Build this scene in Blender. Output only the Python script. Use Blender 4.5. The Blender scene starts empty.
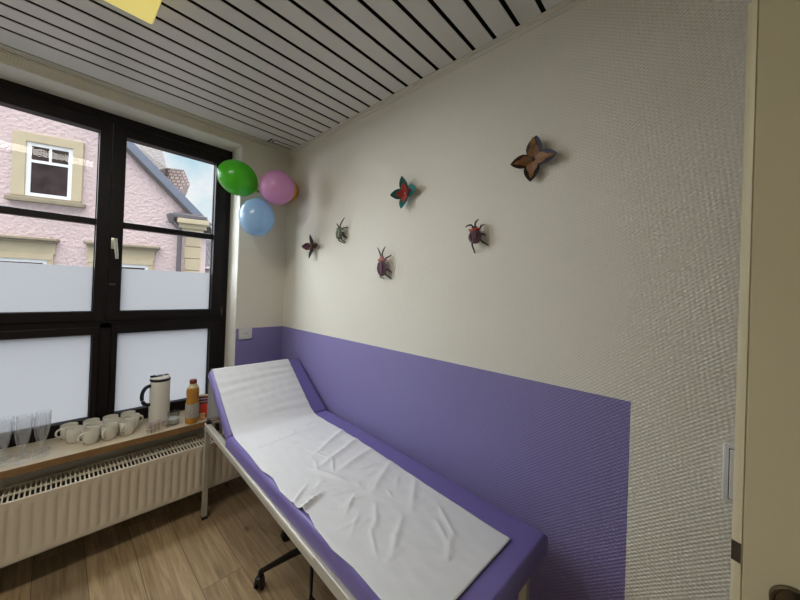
import bpy, bmesh, math, random
from mathutils import Vector, Matrix, noise

random.seed(7)
C = bpy.context.scene.collection
PI = math.pi
R = math.radians

# ------------------------------------------------------------------ materials
def srgb(r, g, b):
    def f(c):
        c /= 255.0
        return c / 12.92 if c <= 0.04045 else ((c + 0.055) / 1.055) ** 2.4
    return (f(r), f(g), f(b), 1.0)

def mat(name, col, rough=0.5, metal=0.0, noise_scale=None, noise_amt=0.08, bump=0.0, bump_scale=80.0, spec=0.5, coat=0.0, emit=None, emit_s=0.0, trans=0.0):
    m = bpy.data.materials.new(name); m.use_nodes = True
    nt = m.node_tree; b = nt.nodes['Principled BSDF']
    b.inputs['Roughness'].default_value = rough
    b.inputs['Metallic'].default_value = metal
    b.inputs['Specular IOR Level'].default_value = spec
    b.inputs['Coat Weight'].default_value = coat
    b.inputs['Transmission Weight'].default_value = trans
    if emit:
        b.inputs['Emission Color'].default_value = emit
        b.inputs['Emission Strength'].default_value = emit_s
    tc = nt.nodes.new('ShaderNodeTexCoord')
    n = nt.nodes.new('ShaderNodeTexNoise'); n.inputs['Scale'].default_value = noise_scale or 12.0
    n.inputs['Detail'].default_value = 4.0
    nt.links.new(tc.outputs['Object'], n.inputs['Vector'])
    mx = nt.nodes.new('ShaderNodeMix'); mx.data_type = 'RGBA'
    lo = [max(0, c * (1 - noise_amt)) for c in col[:3]] + [1]
    hi = [min(1, c * (1 + noise_amt)) for c in col[:3]] + [1]
    mx.inputs['A'].default_value = lo; mx.inputs['B'].default_value = hi
    nt.links.new(n.outputs['Fac'], mx.inputs['Factor'])
    nt.links.new(mx.outputs['Result'], b.inputs['Base Color'])
    if bump:
        n2 = nt.nodes.new('ShaderNodeTexNoise'); n2.inputs['Scale'].default_value = bump_scale
        n2.inputs['Detail'].default_value = 3.0
        nt.links.new(tc.outputs['Object'], n2.inputs['Vector'])
        bp = nt.nodes.new('ShaderNodeBump'); bp.inputs['Strength'].default_value = bump; bp.inputs['Distance'].default_value = 0.004
        nt.links.new(n2.outputs['Fac'], bp.inputs['Height']); nt.links.new(bp.outputs['Normal'], b.inputs['Normal'])
    return m

def N(nt, t, **kw):
    n = nt.nodes.new(t)
    for k, v in kw.items(): setattr(n, k, v)
    return n

def mth(nt, op, a, b=None):
    n = N(nt, 'ShaderNodeMath', operation=op)
    for i, v in enumerate((a, b)):
        if v is None: continue
        if isinstance(v, (int, float)): n.inputs[i].default_value = v
        else: nt.links.new(v, n.inputs[i])
    return n.outputs[0]

def wallpaper_mat():
    """embossed wallpaper, off white above a lilac dado that stops at z=1.195 and y=-2.405"""
    m = bpy.data.materials.new('embossed_wallpaper'); m.use_nodes = True
    nt = m.node_tree; b = nt.nodes['Principled BSDF']; L = nt.links
    g = N(nt, 'ShaderNodeNewGeometry'); s = N(nt, 'ShaderNodeSeparateXYZ'); L.new(g.outputs['Position'], s.inputs[0])
    x, y, z = s.outputs
    h = mth(nt, 'ADD', x, y)
    # staggered rows of small pillows
    ph = mth(nt, 'MULTIPLY', z, 2 * PI / 0.0125)
    k = mth(nt, 'MULTIPLY', h, 2 * PI / 0.0125)
    a = mth(nt, 'SINE', mth(nt, 'ADD', ph, mth(nt, 'MULTIPLY', k, 0.80)))
    c = mth(nt, 'SINE', mth(nt, 'ADD', k, mth(nt, 'MULTIPLY', ph, -0.12)))
    b3 = mth(nt, 'SINE', mth(nt, 'SUBTRACT', ph, mth(nt, 'MULTIPLY', k, 0.62)))
    hgt = mth(nt, 'ADD', mth(nt, 'ADD', a, mth(nt, 'MULTIPLY', c, 0.9)), mth(nt, 'MULTIPLY', b3, 0.6))
    nz = N(nt, 'ShaderNodeTexNoise'); nz.inputs['Scale'].default_value = 70; L.new(g.outputs['Position'], nz.inputs['Vector'])
    hgt2 = mth(nt, 'ADD', hgt, mth(nt, 'MULTIPLY', nz.outputs['Fac'], 0.7))
    bp = N(nt, 'ShaderNodeBump'); bp.inputs['Strength'].default_value = 0.46; bp.inputs['Distance'].default_value = 0.0010
    L.new(hgt2, bp.inputs['Height']); L.new(bp.outputs['Normal'], b.inputs['Normal'])
    dado = mth(nt, 'MULTIPLY', mth(nt, 'LESS_THAN', z, 1.195), mth(nt, 'GREATER_THAN', y, -2.405))
    n2 = N(nt, 'ShaderNodeTexNoise'); n2.inputs['Scale'].default_value = 2.5; n2.inputs['Detail'].default_value = 3
    L.new(g.outputs['Position'], n2.inputs['Vector'])
    def var(c0, c1):
        q = N(nt, 'ShaderNodeMix', data_type='RGBA'); q.inputs['A'].default_value = c0; q.inputs['B'].default_value = c1
        L.new(n2.outputs['Fac'], q.inputs['Factor']); return q.outputs['Result']
    mx = N(nt, 'ShaderNodeMix', data_type='RGBA')
    L.new(dado, mx.inputs['Factor'])
    L.new(var(srgb(221, 217, 204), srgb(227, 224, 212)), mx.inputs['A'])
    L.new(var(srgb(130, 122, 173), srgb(136, 128, 179)), mx.inputs['B'])
    L.new(mx.outputs['Result'], b.inputs['Base Color'])
    b.inputs['Roughness'].default_value = 0.62
    b.inputs['Specular IOR Level'].default_value = 0.35
    return m

def floor_mat():
    m = bpy.data.materials.new('oak_laminate'); m.use_nodes = True
    nt = m.node_tree; b = nt.nodes['Principled BSDF']; L = nt.links
    g = N(nt, 'ShaderNodeNewGeometry'); mp = N(nt, 'ShaderNodeMapping')
    mp.inputs['Rotation'].default_value = (0, 0, R(90))
    L.new(g.outputs['Position'], mp.inputs['Vector'])
    br = N(nt, 'ShaderNodeTexBrick'); br.inputs['Scale'].default_value = 1.0
    br.inputs['Brick Width'].default_value = 1.25; br.inputs['Row Height'].default_value = 0.195
    br.inputs['Mortar Size'].default_value = 0.0016; br.inputs['Mortar Smooth'].default_value = 0.3
    br.inputs['Color1'].default_value = (0, 0, 0, 1); br.inputs['Color2'].default_value = (1, 1, 1, 1); br.inputs['Mortar'].default_value = (0.5, 0.5, 0.5, 1)
    br.offset = 0.37
    L.new(mp.outputs[0], br.inputs['Vector'])
    # grain stretched along the boards
    m2 = N(nt, 'ShaderNodeMapping'); m2.inputs['Scale'].default_value = (16, 1.1, 1); L.new(g.outputs['Position'], m2.inputs['Vector'])
    ad = N(nt, 'ShaderNodeVectorMath', operation='ADD'); L.new(m2.outputs[0], ad.inputs[0])
    sc = N(nt, 'ShaderNodeVectorMath', operation='SCALE'); L.new(br.outputs['Color'], sc.inputs[0]); sc.inputs['Scale'].default_value = 7.0
    L.new(sc.outputs[0], ad.inputs[1])
    n1 = N(nt, 'ShaderNodeTexNoise'); n1.inputs['Scale'].default_value = 1.6; n1.inputs['Detail'].default_value = 8; n1.inputs['Roughness'].default_value = 0.65; n1.inputs['Distortion'].default_value = 1.2
    L.new(ad.outputs[0], n1.inputs['Vector'])
    m3 = N(nt, 'ShaderNodeMapping'); m3.inputs['Scale'].default_value = (90, 3, 1); L.new(g.outputs['Position'], m3.inputs['Vector'])
    n3 = N(nt, 'ShaderNodeTexNoise'); n3.inputs['Scale'].default_value = 1.0; n3.inputs['Detail'].default_value = 5; L.new(m3.outputs[0], n3.inputs['Vector'])
    fac = mth(nt, 'ADD', mth(nt, 'MULTIPLY', n1.outputs['Fac'], 0.75), mth(nt, 'MULTIPLY', n3.outputs['Fac'], 0.25))
    cr = N(nt, 'ShaderNodeValToRGB'); e = cr.color_ramp.elements
    e[0].position = 0.30; e[0].color = srgb(112, 92, 64)
    e[1].position = 0.72; e[1].color = srgb(196, 172, 136)
    k = cr.color_ramp.elements.new(0.5); k.color = srgb(162, 138, 104)
    L.new(fac, cr.inputs['Fac'])
    # knots
    vo = N(nt, 'ShaderNodeTexVoronoi'); m4 = N(nt, 'ShaderNodeMapping'); m4.inputs['Scale'].default_value = (4.6, 2.3, 1); L.new(g.outputs['Position'], m4.inputs['Vector'])
    L.new(m4.outputs[0], vo.inputs['Vector']); vo.inputs['Scale'].default_value = 1.0
    kr = N(nt, 'ShaderNodeValToRGB'); kr.color_ramp.elements[0].position = 0.03; kr.color_ramp.elements[0].color = (0.12, 0.1, 0.08, 1)
    kr.color_ramp.elements[1].position = 0.11; kr.color_ramp.elements[1].color = (1, 1, 1, 1); L.new(vo.outputs['Distance'], kr.inputs['Fac'])
    tint = N(nt, 'ShaderNodeMix', data_type='RGBA', blend_type='MULTIPLY'); tint.inputs['Factor'].default_value = 1
    L.new(cr.outputs[0], tint.inputs['A'])
    tr = N(nt, 'ShaderNodeValToRGB'); tr.color_ramp.elements[0].color = (0.72, 0.72, 0.72, 1); tr.color_ramp.elements[1].color = (1.12, 1.1, 1.06, 1)
    L.new(br.outputs['Color'], tr.inputs['Fac']); L.new(tr.outputs[0], tint.inputs['B'])
    kn = N(nt, 'ShaderNodeMix', data_type='RGBA', blend_type='MULTIPLY'); kn.inputs['Factor'].default_value = 0.75
    L.new(tint.outputs['Result'], kn.inputs['A']); L.new(kr.outputs[0], kn.inputs['B'])
    se = N(nt, 'ShaderNodeMix', data_type='RGBA'); L.new(br.outputs['Fac'], se.inputs['Factor'])
    L.new(kn.outputs['Result'], se.inputs['A']); se.inputs['B'].default_value = srgb(100, 80, 58)
    L.new(se.outputs['Result'], b.inputs['Base Color'])
    b.inputs['Roughness'].default_value = 0.45
    bp = N(nt, 'ShaderNodeBump'); bp.inputs['Strength'].default_value = 0.15; bp.inputs['Distance'].default_value = 0.002
    L.new(fac, bp.inputs['Height']); L.new(bp.outputs['Normal'], b.inputs['Normal'])
    return m

def glass_mat(name='window_glass', tint=(1, 1, 1, 1), refl=1.0):
    """thin pane: transparent with a fresnel reflection"""
    m = bpy.data.materials.new(name); m.use_nodes = True
    nt = m.node_tree; nt.nodes.clear(); L = nt.links
    o = N(nt, 'ShaderNodeOutputMaterial'); t = N(nt, 'ShaderNodeBsdfTransparent'); t.inputs[0].default_value = tint
    gl = N(nt, 'ShaderNodeBsdfGlossy'); gl.inputs['Roughness'].default_value = 0.02
    fr = N(nt, 'ShaderNodeLayerWeight'); fr.inputs['Blend'].default_value = 0.5
    mx = N(nt, 'ShaderNodeMixShader')
    fz = mth(nt, 'POWER', fr.outputs['Facing'], 3.5)
    fz = mth(nt, 'MINIMUM', mth(nt, 'ADD', mth(nt, 'MULTIPLY', fz, 0.6 * refl), 0.04 * refl), 0.9)
    L.new(fz, mx.inputs[0]); L.new(t.outputs[0], mx.inputs[1]); L.new(gl.outputs[0], mx.inputs[2])
    L.new(mx.outputs[0], o.inputs[0])
    return m

def frost_mat():
    m = bpy.data.materials.new('frosted_film'); m.use_nodes = True
    nt = m.node_tree; nt.nodes.clear(); L = nt.links
    o = N(nt, 'ShaderNodeOutputMaterial')
    tl = N(nt, 'ShaderNodeBsdfTranslucent'); df = N(nt, 'ShaderNodeBsdfDiffuse')
    tc = N(nt, 'ShaderNodeTexCoord'); nz = N(nt, 'ShaderNodeTexNoise'); nz.inputs['Scale'].default_value = 2.0; L.new(tc.outputs['Object'], nz.inputs['Vector'])
    mc = N(nt, 'ShaderNodeMix', data_type='RGBA'); mc.inputs['A'].default_value = FROST_A; mc.inputs['B'].default_value = FROST_B
    L.new(nz.outputs['Fac'], mc.inputs['Factor']); L.new(mc.outputs['Result'], tl.inputs[0])
    df.inputs[0].default_value = (0.5, 0.52, 0.56, 1)
    mx = N(nt, 'ShaderNodeMixShader'); mx.inputs[0].default_value = 0.2
    L.new(tl.outputs[0], mx.inputs[1]); L.new(df.outputs[0], mx.inputs[2]); L.new(mx.outputs[0], o.inputs[0])
    return m

def sheer_mat(name, col, alpha, rough=0.25):
    """thin rubber skin lit from both sides: balloons"""
    m = bpy.data.materials.new(name); m.use_nodes = True
    nt = m.node_tree; b = nt.nodes['Principled BSDF']; L = nt.links
    out = [n for n in nt.nodes if n.type == 'OUTPUT_MATERIAL'][0]
    b.inputs['Base Color'].default_value = col; b.inputs['Roughness'].default_value = rough
    b.inputs['Coat Weight'].default_value = 0.4
    t = N(nt, 'ShaderNodeBsdfTranslucent'); t.inputs[0].default_value = col
    nz = N(nt, 'ShaderNodeTexNoise'); nz.inputs['Scale'].default_value = 3
    mx = N(nt, 'ShaderNodeMixShader')
    L.new(mth(nt, 'ADD', mth(nt, 'MULTIPLY', nz.outputs['Fac'], 0.05), alpha), mx.inputs[0])
    L.new(b.outputs[0], mx.inputs[1]); L.new(t.outputs[0], mx.inputs[2]); L.new(mx.outputs[0], out.inputs[0])
    return m

def stripes_mat(name, cols, scale, axis=2, rough=0.4):
    """flat horizontal colour bands (printed packaging); cols = [(pos, colour)]"""
    m = bpy.data.materials.new(name); m.use_nodes = True
    nt = m.node_tree; b = nt.nodes['Principled BSDF']; L = nt.links
    tc = N(nt, 'ShaderNodeTexCoord'); s = N(nt, 'ShaderNodeSeparateXYZ'); L.new(tc.outputs['Object'], s.inputs[0])
    cr = N(nt, 'ShaderNodeValToRGB'); cr.color_ramp.interpolation = 'CONSTANT'
    e = cr.color_ramp.elements
    while len(e) > 1: e.remove(e[0])
    e[0].position = cols[0][0]; e[0].color = cols[0][1]
    for p, c in cols[1:]:
        k = e.new(p); k.color = c
    L.new(mth(nt, 'DIVIDE', s.outputs[axis], scale), cr.inputs['Fac']); L.new(cr.outputs[0], b.inputs['Base Color'])
    b.inputs['Roughness'].default_value = rough
    return m

def tile_mat(name, c1, c2, w, h, mortar):
    m = bpy.data.materials.new(name); m.use_nodes = True
    nt = m.node_tree; b = nt.nodes['Principled BSDF']; L = nt.links
    uv = N(nt, 'ShaderNodeUVMap'); br = N(nt, 'ShaderNodeTexBrick'); br.inputs['Scale'].default_value = 1
    br.inputs['Brick Width'].default_value = w; br.inputs['Row Height'].default_value = h
    br.inputs['Mortar Size'].default_value = 0.022; br.inputs['Color1'].default_value = c1; br.inputs['Color2'].default_value = c2
    br.inputs['Mortar'].default_value = mortar; L.new(uv.outputs[0], br.inputs['Vector'])
    L.new(br.outputs['Color'], b.inputs['Base Color']); b.inputs['Roughness'].default_value = 0.8
    bp = N(nt, 'ShaderNodeBump'); bp.inputs['Strength'].default_value = 0.6; bp.inputs['Distance'].default_value = 0.03; bp.invert = True
    L.new(br.outputs['Fac'], bp.inputs['Height']); L.new(bp.outputs['Normal'], b.inputs['Normal'])
    return m

FROST_A = (0.150, 0.151, 0.155, 1); FROST_B = (0.160, 0.161, 0.164, 1)

M = {}
M['wall'] = wallpaper_mat()
M['plaster'] = mat('white_plaster', srgb(222, 220, 210), 0.7, bump=0.1)
M['floor'] = floor_mat()
M['slat'] = mat('ceiling_slat_paint', srgb(212, 213, 210), 0.30, noise_amt=0.02)
M['slot'] = mat('ceiling_void', srgb(14, 13, 13), 0.9)
M['trim'] = mat('white_trim', srgb(214, 212, 200), 0.5, noise_amt=0.02)
M['black_frame'] = mat('dark_window_frame', srgb(20, 14, 16), 0.5, noise_amt=0.15, noise_scale=30, spec=0.25)
M['gasket'] = mat('window_gasket', srgb(12, 14, 15), 0.6)
M['glass'] = glass_mat('window_glass', (1, 1, 1, 1), 0.45)
M['frost'] = frost_mat()
M['chrome'] = mat('brushed_steel', srgb(196, 194, 190), 0.3, metal=1.0)
M['handle'] = mat('pale_metal_handle', srgb(205, 203, 190), 0.35, metal=0.7)
M['sill'] = mat('pale_laminate_sill', srgb(205, 192, 168), 0.4, noise_scale=9, noise_amt=0.12)
M['sill_edge'] = mat('brown_wood_edge', srgb(140, 106, 66), 0.5, noise_scale=20, noise_amt=0.2)
M['radiator'] = mat('cream_radiator_enamel', srgb(226, 216, 196), 0.35, noise_amt=0.03)
M['rad_dark'] = mat('radiator_inside', srgb(36, 32, 26), 0.8)
M['frame_metal'] = mat('grey_bed_frame_paint', srgb(188, 184, 174), 0.35, metal=0.25, noise_amt=0.04)
M['frame_light'] = mat('pale_rail_strip', srgb(216, 212, 202), 0.4)
M['black_plastic'] = mat('black_plastic', srgb(20, 20, 21), 0.42)
M['lilac_vinyl'] = mat('lilac_vinyl', srgb(114, 103, 164), 0.4, noise_scale=5, noise_amt=0.05, bump=0.05, bump_scale=300)
M['lilac_dark'] = mat('lilac_vinyl_piping', srgb(92, 76, 140), 0.45)
M['paper'] = mat('white_crepe_paper', srgb(213, 214, 216), 0.75, noise_scale=3, noise_amt=0.02, bump=0.12, bump_scale=60)
M['door'] = mat('cream_door_paint', srgb(206, 197, 164), 0.42, noise_scale=3, noise_amt=0.03, bump=0.12, bump_scale=220)
M['switch'] = mat('white_switch_plastic', srgb(212, 210, 206), 0.3, noise_amt=0.01)
M['dark_steel'] = mat('dark_steel', srgb(92, 88, 82), 0.35, metal=0.9)
M['nickel'] = mat('satin_nickel', srgb(126, 116, 100), 0.3, metal=1.0)
M['mug'] = mat('glazed_ceramic', srgb(226, 222, 210), 0.18, noise_amt=0.02, coat=0.3)
M['flask'] = mat('white_flask_plastic', srgb(232, 230, 222), 0.3, noise_amt=0.02)
M['flask_black'] = mat('dark_blue_plastic', srgb(24, 26, 38), 0.35)
M['creamer'] = mat('creamer_cup', srgb(226, 218, 204), 0.4)
M['creamer_lid'] = mat('creamer_foil', srgb(168, 150, 150), 0.35, metal=0.3, noise_scale=400, noise_amt=0.5)
M['juice'] = mat('orange_juice', srgb(188, 130, 46), 0.15, noise_scale=18, noise_amt=0.12, coat=0.8)
M['bottle_top'] = mat('clear_bottle_neck', srgb(214, 196, 150), 0.12, coat=0.6)
M['cap'] = mat('maroon_cap', srgb(120, 44, 36), 0.4)
M['tumbler_water'] = mat('milky_water', srgb(222, 222, 216), 0.2)
M['goblet'] = glass_mat('goblet_glass', (0.985, 0.99, 0.995, 1), 1.1)
_nt = M['goblet'].node_tree; _o = [n for n in _nt.nodes if n.type == 'OUTPUT_MATERIAL'][0]; _prev = _o.inputs[0].links[0].from_socket
_d = N(_nt, 'ShaderNodeBsdfTranslucent'); _d.inputs[0].default_value = (0.95, 0.97, 1, 1); _d2 = N(_nt, 'ShaderNodeBsdfDiffuse'); _d2.inputs[0].default_value = (0.95, 0.97, 1, 1)
_m0 = N(_nt, 'ShaderNodeMixShader'); _nt.links.new(_d.outputs[0], _m0.inputs[1]); _nt.links.new(_d2.outputs[0], _m0.inputs[2])
_tc = N(_nt, 'ShaderNodeTexCoord'); _w = N(_nt, 'ShaderNodeTexWave'); _w.bands_direction = 'X'; _w.inputs['Scale'].default_value = 30; _w.inputs['Distortion'].default_value = 0.6; _nt.links.new(_tc.outputs['Object'], _w.inputs[0])
_m1 = N(_nt, 'ShaderNodeMixShader'); _nt.links.new(mth(_nt, 'MULTIPLY', mth(_nt, 'POWER', _w.outputs['Fac'], 3), 0.12), _m1.inputs[0]); _nt.links.new(_prev, _m1.inputs[1]); _nt.links.new(_m0.outputs[0], _m1.inputs[2]); _nt.links.new(_m1.outputs[0], _o.inputs[0])  # white wave bands mixed into the glass as painted bright streaks
M['tumbler'] = glass_mat('tumbler_glass', (0.90, 0.93, 0.94, 1), 1.9)
M['leaf_dark'] = mat('dark_printed_card', srgb(30, 24, 30), 0.5, noise_scale=60, noise_amt=0.4)
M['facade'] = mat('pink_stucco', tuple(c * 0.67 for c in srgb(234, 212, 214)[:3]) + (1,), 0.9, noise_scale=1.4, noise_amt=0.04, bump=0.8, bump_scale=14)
M['facade'].node_tree.nodes['Bump'].inputs['Distance'].default_value = 0.05
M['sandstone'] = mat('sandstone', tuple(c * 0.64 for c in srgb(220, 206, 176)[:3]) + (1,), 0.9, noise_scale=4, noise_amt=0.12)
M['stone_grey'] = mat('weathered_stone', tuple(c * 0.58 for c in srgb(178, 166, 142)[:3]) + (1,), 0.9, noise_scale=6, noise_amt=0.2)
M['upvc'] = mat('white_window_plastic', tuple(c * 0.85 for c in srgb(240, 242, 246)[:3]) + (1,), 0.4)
M['out_glass'] = mat('far_window_glass', srgb(58, 46, 46), 0.25, noise_scale=5, noise_amt=0.9, spec=0.3)  # brown noise in the dark colour stands in for reflections
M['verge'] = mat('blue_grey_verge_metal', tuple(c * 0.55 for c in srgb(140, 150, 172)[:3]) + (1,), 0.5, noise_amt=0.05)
M['verge_dark'] = mat('dark_verge_board', srgb(62, 56, 58), 0.6)
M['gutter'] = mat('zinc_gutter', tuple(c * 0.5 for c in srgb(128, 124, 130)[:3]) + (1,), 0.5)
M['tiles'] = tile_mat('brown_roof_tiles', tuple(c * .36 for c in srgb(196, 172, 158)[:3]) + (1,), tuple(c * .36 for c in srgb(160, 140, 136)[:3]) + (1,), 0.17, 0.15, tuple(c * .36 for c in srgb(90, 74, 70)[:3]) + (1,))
M['sun_dimmed_tiles'] = tile_mat('sun_dimmed_roof_tiles', tuple(c * .13 for c in srgb(196, 172, 158)[:3]) + (1,), tuple(c * .13 for c in srgb(160, 140, 136)[:3]) + (1,), 0.24, 0.2, tuple(c * .13 for c in srgb(90, 74, 70)[:3]) + (1,))  # same tiles, colour darkened to offset strong sun on the main roof
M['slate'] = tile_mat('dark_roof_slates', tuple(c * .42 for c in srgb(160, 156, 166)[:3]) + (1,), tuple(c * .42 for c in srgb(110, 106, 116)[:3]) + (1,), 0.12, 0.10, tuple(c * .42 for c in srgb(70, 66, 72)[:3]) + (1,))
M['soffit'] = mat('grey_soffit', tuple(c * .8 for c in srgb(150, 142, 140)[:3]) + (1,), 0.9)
M['asphalt'] = mat('asphalt', srgb(90, 90, 92), 0.9, noise_scale=20, noise_amt=0.2)
M['lamp_body'] = mat('lamp_housing', srgb(210, 206, 190), 0.5)
M['lamp_glow'] = mat('lamp_diffuser', srgb(240, 225, 140), 0.4, emit=srgb(232, 214, 116), emit_s=0.62)

# ------------------------------------------------------------------ mesh helpers
def obj(name, bm, m, parent=None, smooth=False, loc=None, rot=None):
    me = bpy.data.meshes.new(name)
    bmesh.ops.recalc_face_normals(bm, faces=bm.faces)
    bm.to_mesh(me); bm.free()
    for k in (m if isinstance(m, (list, tuple)) else [m]): me.materials.append(k)
    if smooth:
        for p in me.polygons: p.use_smooth = True
        try: me.set_sharp_from_angle(angle=R(38))
        except Exception: pass
    o = bpy.data.objects.new(name, me); C.objects.link(o)
    if parent: o.parent = parent
    if loc is not None: o.location = loc
    if rot is not None: o.rotation_euler = rot
    return o

def thing(name, label, cat, loc=(0, 0, 0), rot=(0, 0, 0), group=None):
    o = bpy.data.objects.new(name, None); C.objects.link(o); o.empty_display_size = 0.05
    o.location = loc; o.rotation_euler = rot
    return tag(o, label, cat, group)

def tag(o, label, cat, group=None):
    o['label'] = label; o['category'] = cat
    if group: o['group'] = group
    return o

def struct(o, label=None):
    o['kind'] = 'structure'
    if label: o['label'] = label
    return o

def box(bm, x0, x1, y0, y1, z0, z1, bev=0.0, seg=2, mi=0, mtx=None):
    b2 = bmesh.new()
    bmesh.ops.create_cube(b2, size=1)
    for v in b2.verts:
        v.co = Vector((x0 + (v.co.x + .5) * (x1 - x0), y0 + (v.co.y + .5) * (y1 - y0), z0 + (v.co.z + .5) * (z1 - z0)))
    if bev: bmesh.ops.bevel(b2, geom=b2.edges[:], offset=bev, segments=seg, profile=0.5, affect='EDGES')
    merge(bm, b2, mi, mtx)

def merge(bm, b2, mi=0, mtx=None):
    if mtx is not None: bmesh.ops.transform(b2, matrix=mtx, verts=b2.verts)
    mp = {}
    for v in b2.verts: mp[v] = bm.verts.new(v.co)
    for f in b2.faces:
        try:
            nf = bm.faces.new([mp[v] for v in f.verts]); nf.material_index = mi if mi else f.material_index; nf.smooth = f.smooth
        except ValueError: pass
    b2.free()

def lathe(bm, prof, n=32, mi=0, mtx=None, smooth=True):
    """prof = [(r,z)...] turned about z"""
    b2 = bmesh.new(); rings = []
    for r, z in prof:
        if r < 1e-6: rings.append([b2.verts.new((0, 0, z))])
        else: rings.append([b2.verts.new((r * math.cos(2 * PI * i / n), r * math.sin(2 * PI * i / n), z)) for i in range(n)])
    for a, b in zip(rings, rings[1:]):
        if len(a) == 1 and len(b) == 1: continue
        for i in range(n):
            j = (i + 1) % n
            if len(a) == 1: b2.faces.new((a[0], b[i], b[j]))
            elif len(b) == 1: b2.faces.new((a[i], a[j], b[0]))
            else: b2.faces.new((a[i], a[j], b[j], b[i]))
    for f in b2.faces: f.smooth = smooth
    merge(bm, b2, mi, mtx)

def tube(bm, pts, r, n=10, mi=0, closed_ends=True, mtx=None):
    """round tube along pts; r a number or a list"""
    b2 = bmesh.new(); pts = [Vector(p) for p in pts]; rings = []
    up = Vector((0, 0, 1))
    for i, p in enumerate(pts):
        t = (pts[min(i + 1, len(pts) - 1)] - pts[max(i - 1, 0)]).normalized()
        a = up if abs(t.dot(up)) < 0.95 else Vector((1, 0, 0))
        u = t.cross(a).normalized(); w = t.cross(u).normalized()
        rad = r[i] if isinstance(r, (list, tuple)) else r
        rings.append([b2.verts.new(p + rad * (math.cos(2 * PI * k / n) * u + math.sin(2 * PI * k / n) * w)) for k in range(n)])
    for a, b in zip(rings, rings[1:]):
        for i in range(n):
            j = (i + 1) % n; f = b2.faces.new((a[i], a[j], b[j], b[i])); f.smooth = True
    if closed_ends:
        b2.faces.new(rings[0]); b2.faces.new(rings[-1])
    merge(bm, b2, mi, mtx)

def bez(p0, p1, p2, p3, n=12):
    p0, p1, p2, p3 = map(Vector, (p0, p1, p2, p3)); out = []
    for i in range(n + 1):
        t = i / n; s = 1 - t
        out.append(s ** 3 * p0 + 3 * s * s * t * p1 + 3 * s * t * t * p2 + t ** 3 * p3)
    return out

def prism(bm, poly, d, mi=0, mtx=None):
    """poly list of 3D points (planar), extruded by vector d"""
    b2 = bmesh.new(); d = Vector(d)
    a = [b2.verts.new(p) for p in poly]; b = [b2.verts.new(Vector(p) + d) for p in poly]
    b2.faces.new(a); b2.faces.new(list(reversed(b)))
    for i in range(len(a)):
        j = (i + 1) % len(a); b2.faces.new((a[i], b[i], b[j], a[j]))
    merge(bm, b2, mi, mtx)

def B(): return bmesh.new()

# ------------------------------------------------------------------ the room
CEIL = 2.665
XL = -2.7; YB = -3.5; YC = -4.9
bm = B(); box(bm, XL, 0.0, YC, 0.08, -0.05, 0.0); struct(obj('floor', bm, M['floor']))
# right wall with the lilac dado
bm = B(); box(bm, 0.0, 0.15, YC, 0.35, -0.05, 2.85); struct(obj('wall_right', bm, M['wall']))
bm = B(); box(bm, XL - 0.15, XL, YC, 0.35, -0.05, 2.85); struct(obj('wall_left', bm, M['plaster']))
# window wall: opening x -2.35..-0.375, z .52..2.585, niche under the sill
WX0, WX1, WZ0, WZ1 = -2.35, -0.375, 0.52, 2.608
bm = B()
box(bm, WX1, 0.0, 0.0, 0.35, 0.52, 2.85)
box(bm, -0.12, 0.0, 0.0, 0.35, -0.05, 0.52)
box(bm, WX0, WX1, 0.0, 0.35, WZ1, 2.85)
box(bm, XL, WX0, 0.0, 0.35, -0.05, 2.85)

wf = struct(obj('wall_front', bm, M['wall']))
bm = B(); box(bm, WX0, -0.12, 0.075, 0.35, -0.05, 0.5215); struct(obj('wall_parapet', bm, M['plaster']))
# white jamb and soffit lining of the window recess
bm = B(); box(bm, WX1 - 0.006, WX1, 0.004, 0.205, 0.585, WZ1); box(bm, WX0, WX1 - 0.006, 0.004, 0.205, WZ1 - 0.006, WZ1)
struct(obj('trim_1', bm, M['plaster']))
# back wall with the doorway, corridor behind
DX0, DX1 = -1.44, -0.53
bm = B()
box(bm, DX1, 0.0, YB - 0.12, YB, -0.05, 2.85); box(bm, XL, DX0, YB - 0.12, YB, -0.05, 2.85); box(bm, DX0, DX1, YB - 0.12, YB, 2.12, 2.85)
struct(obj('wall_back', bm, M['plaster']))
bm = B(); box(bm, XL, 0.0, YC - 0.12, YC, -0.05, 2.85); struct(obj('wall_corridor', bm, M['plaster']))
bm = B()
for x0, x1 in ((DX0 - 0.05, DX0 + 0.02), (DX1 - 0.02, DX1 + 0.05)): box(bm, x0, x1, YB - 0.13, YB + 0.012, 0.0, 2.14, 0.003)
box(bm, DX0 + 0.02, DX1 - 0.02, YB - 0.13, YB + 0.012, 2.1, 2.14, 0.003)
struct(obj('trim_2', bm, M['door']))

# ceiling: painted metal slats with open dark joints
bm = B()
box(bm, XL, 0.0, YC, 0.0, CEIL + 0.022, CEIL + 0.1, mi=1)
slots = [-0.2255 - 0.1035 * k for k in range(46)]
g = 0.0090
edges = [-0.062] + slots
prev = -0.070
for i, s in enumerate(slots):
    y1 = prev - (0 if i == 0 else g); y0 = s + g
    b2 = B(); box(b2, XL, -0.006, y0, y1, CEIL, CEIL + 0.003, 0.001, 1); merge(bm, b2)
    prev = s
struct(obj('ceiling', bm, [M['slat'], M['slot']]))
# edge profiles
bm = B(); box(bm, -0.026, 0.0, YB, -0.0, CEIL - 0.004, CEIL + 0.001); box(bm, -0.004, 0.0, YB, 0.0, CEIL - 0.022, CEIL)
struct(obj('trim_3', bm, M['trim']))
bm = B(); box(bm, XL, 0.0, -0.060, -0.046, CEIL - 0.002, CEIL + 0.004); box(bm, XL, 0.0, -0.037, -0.022, CEIL - 0.003, CEIL + 0.004); box(bm, XL, 0.0, -0.014, 0.0, CEIL - 0.008, CEIL + 0.004)
struct(obj('trim_4', bm, M['trim']))
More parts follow.
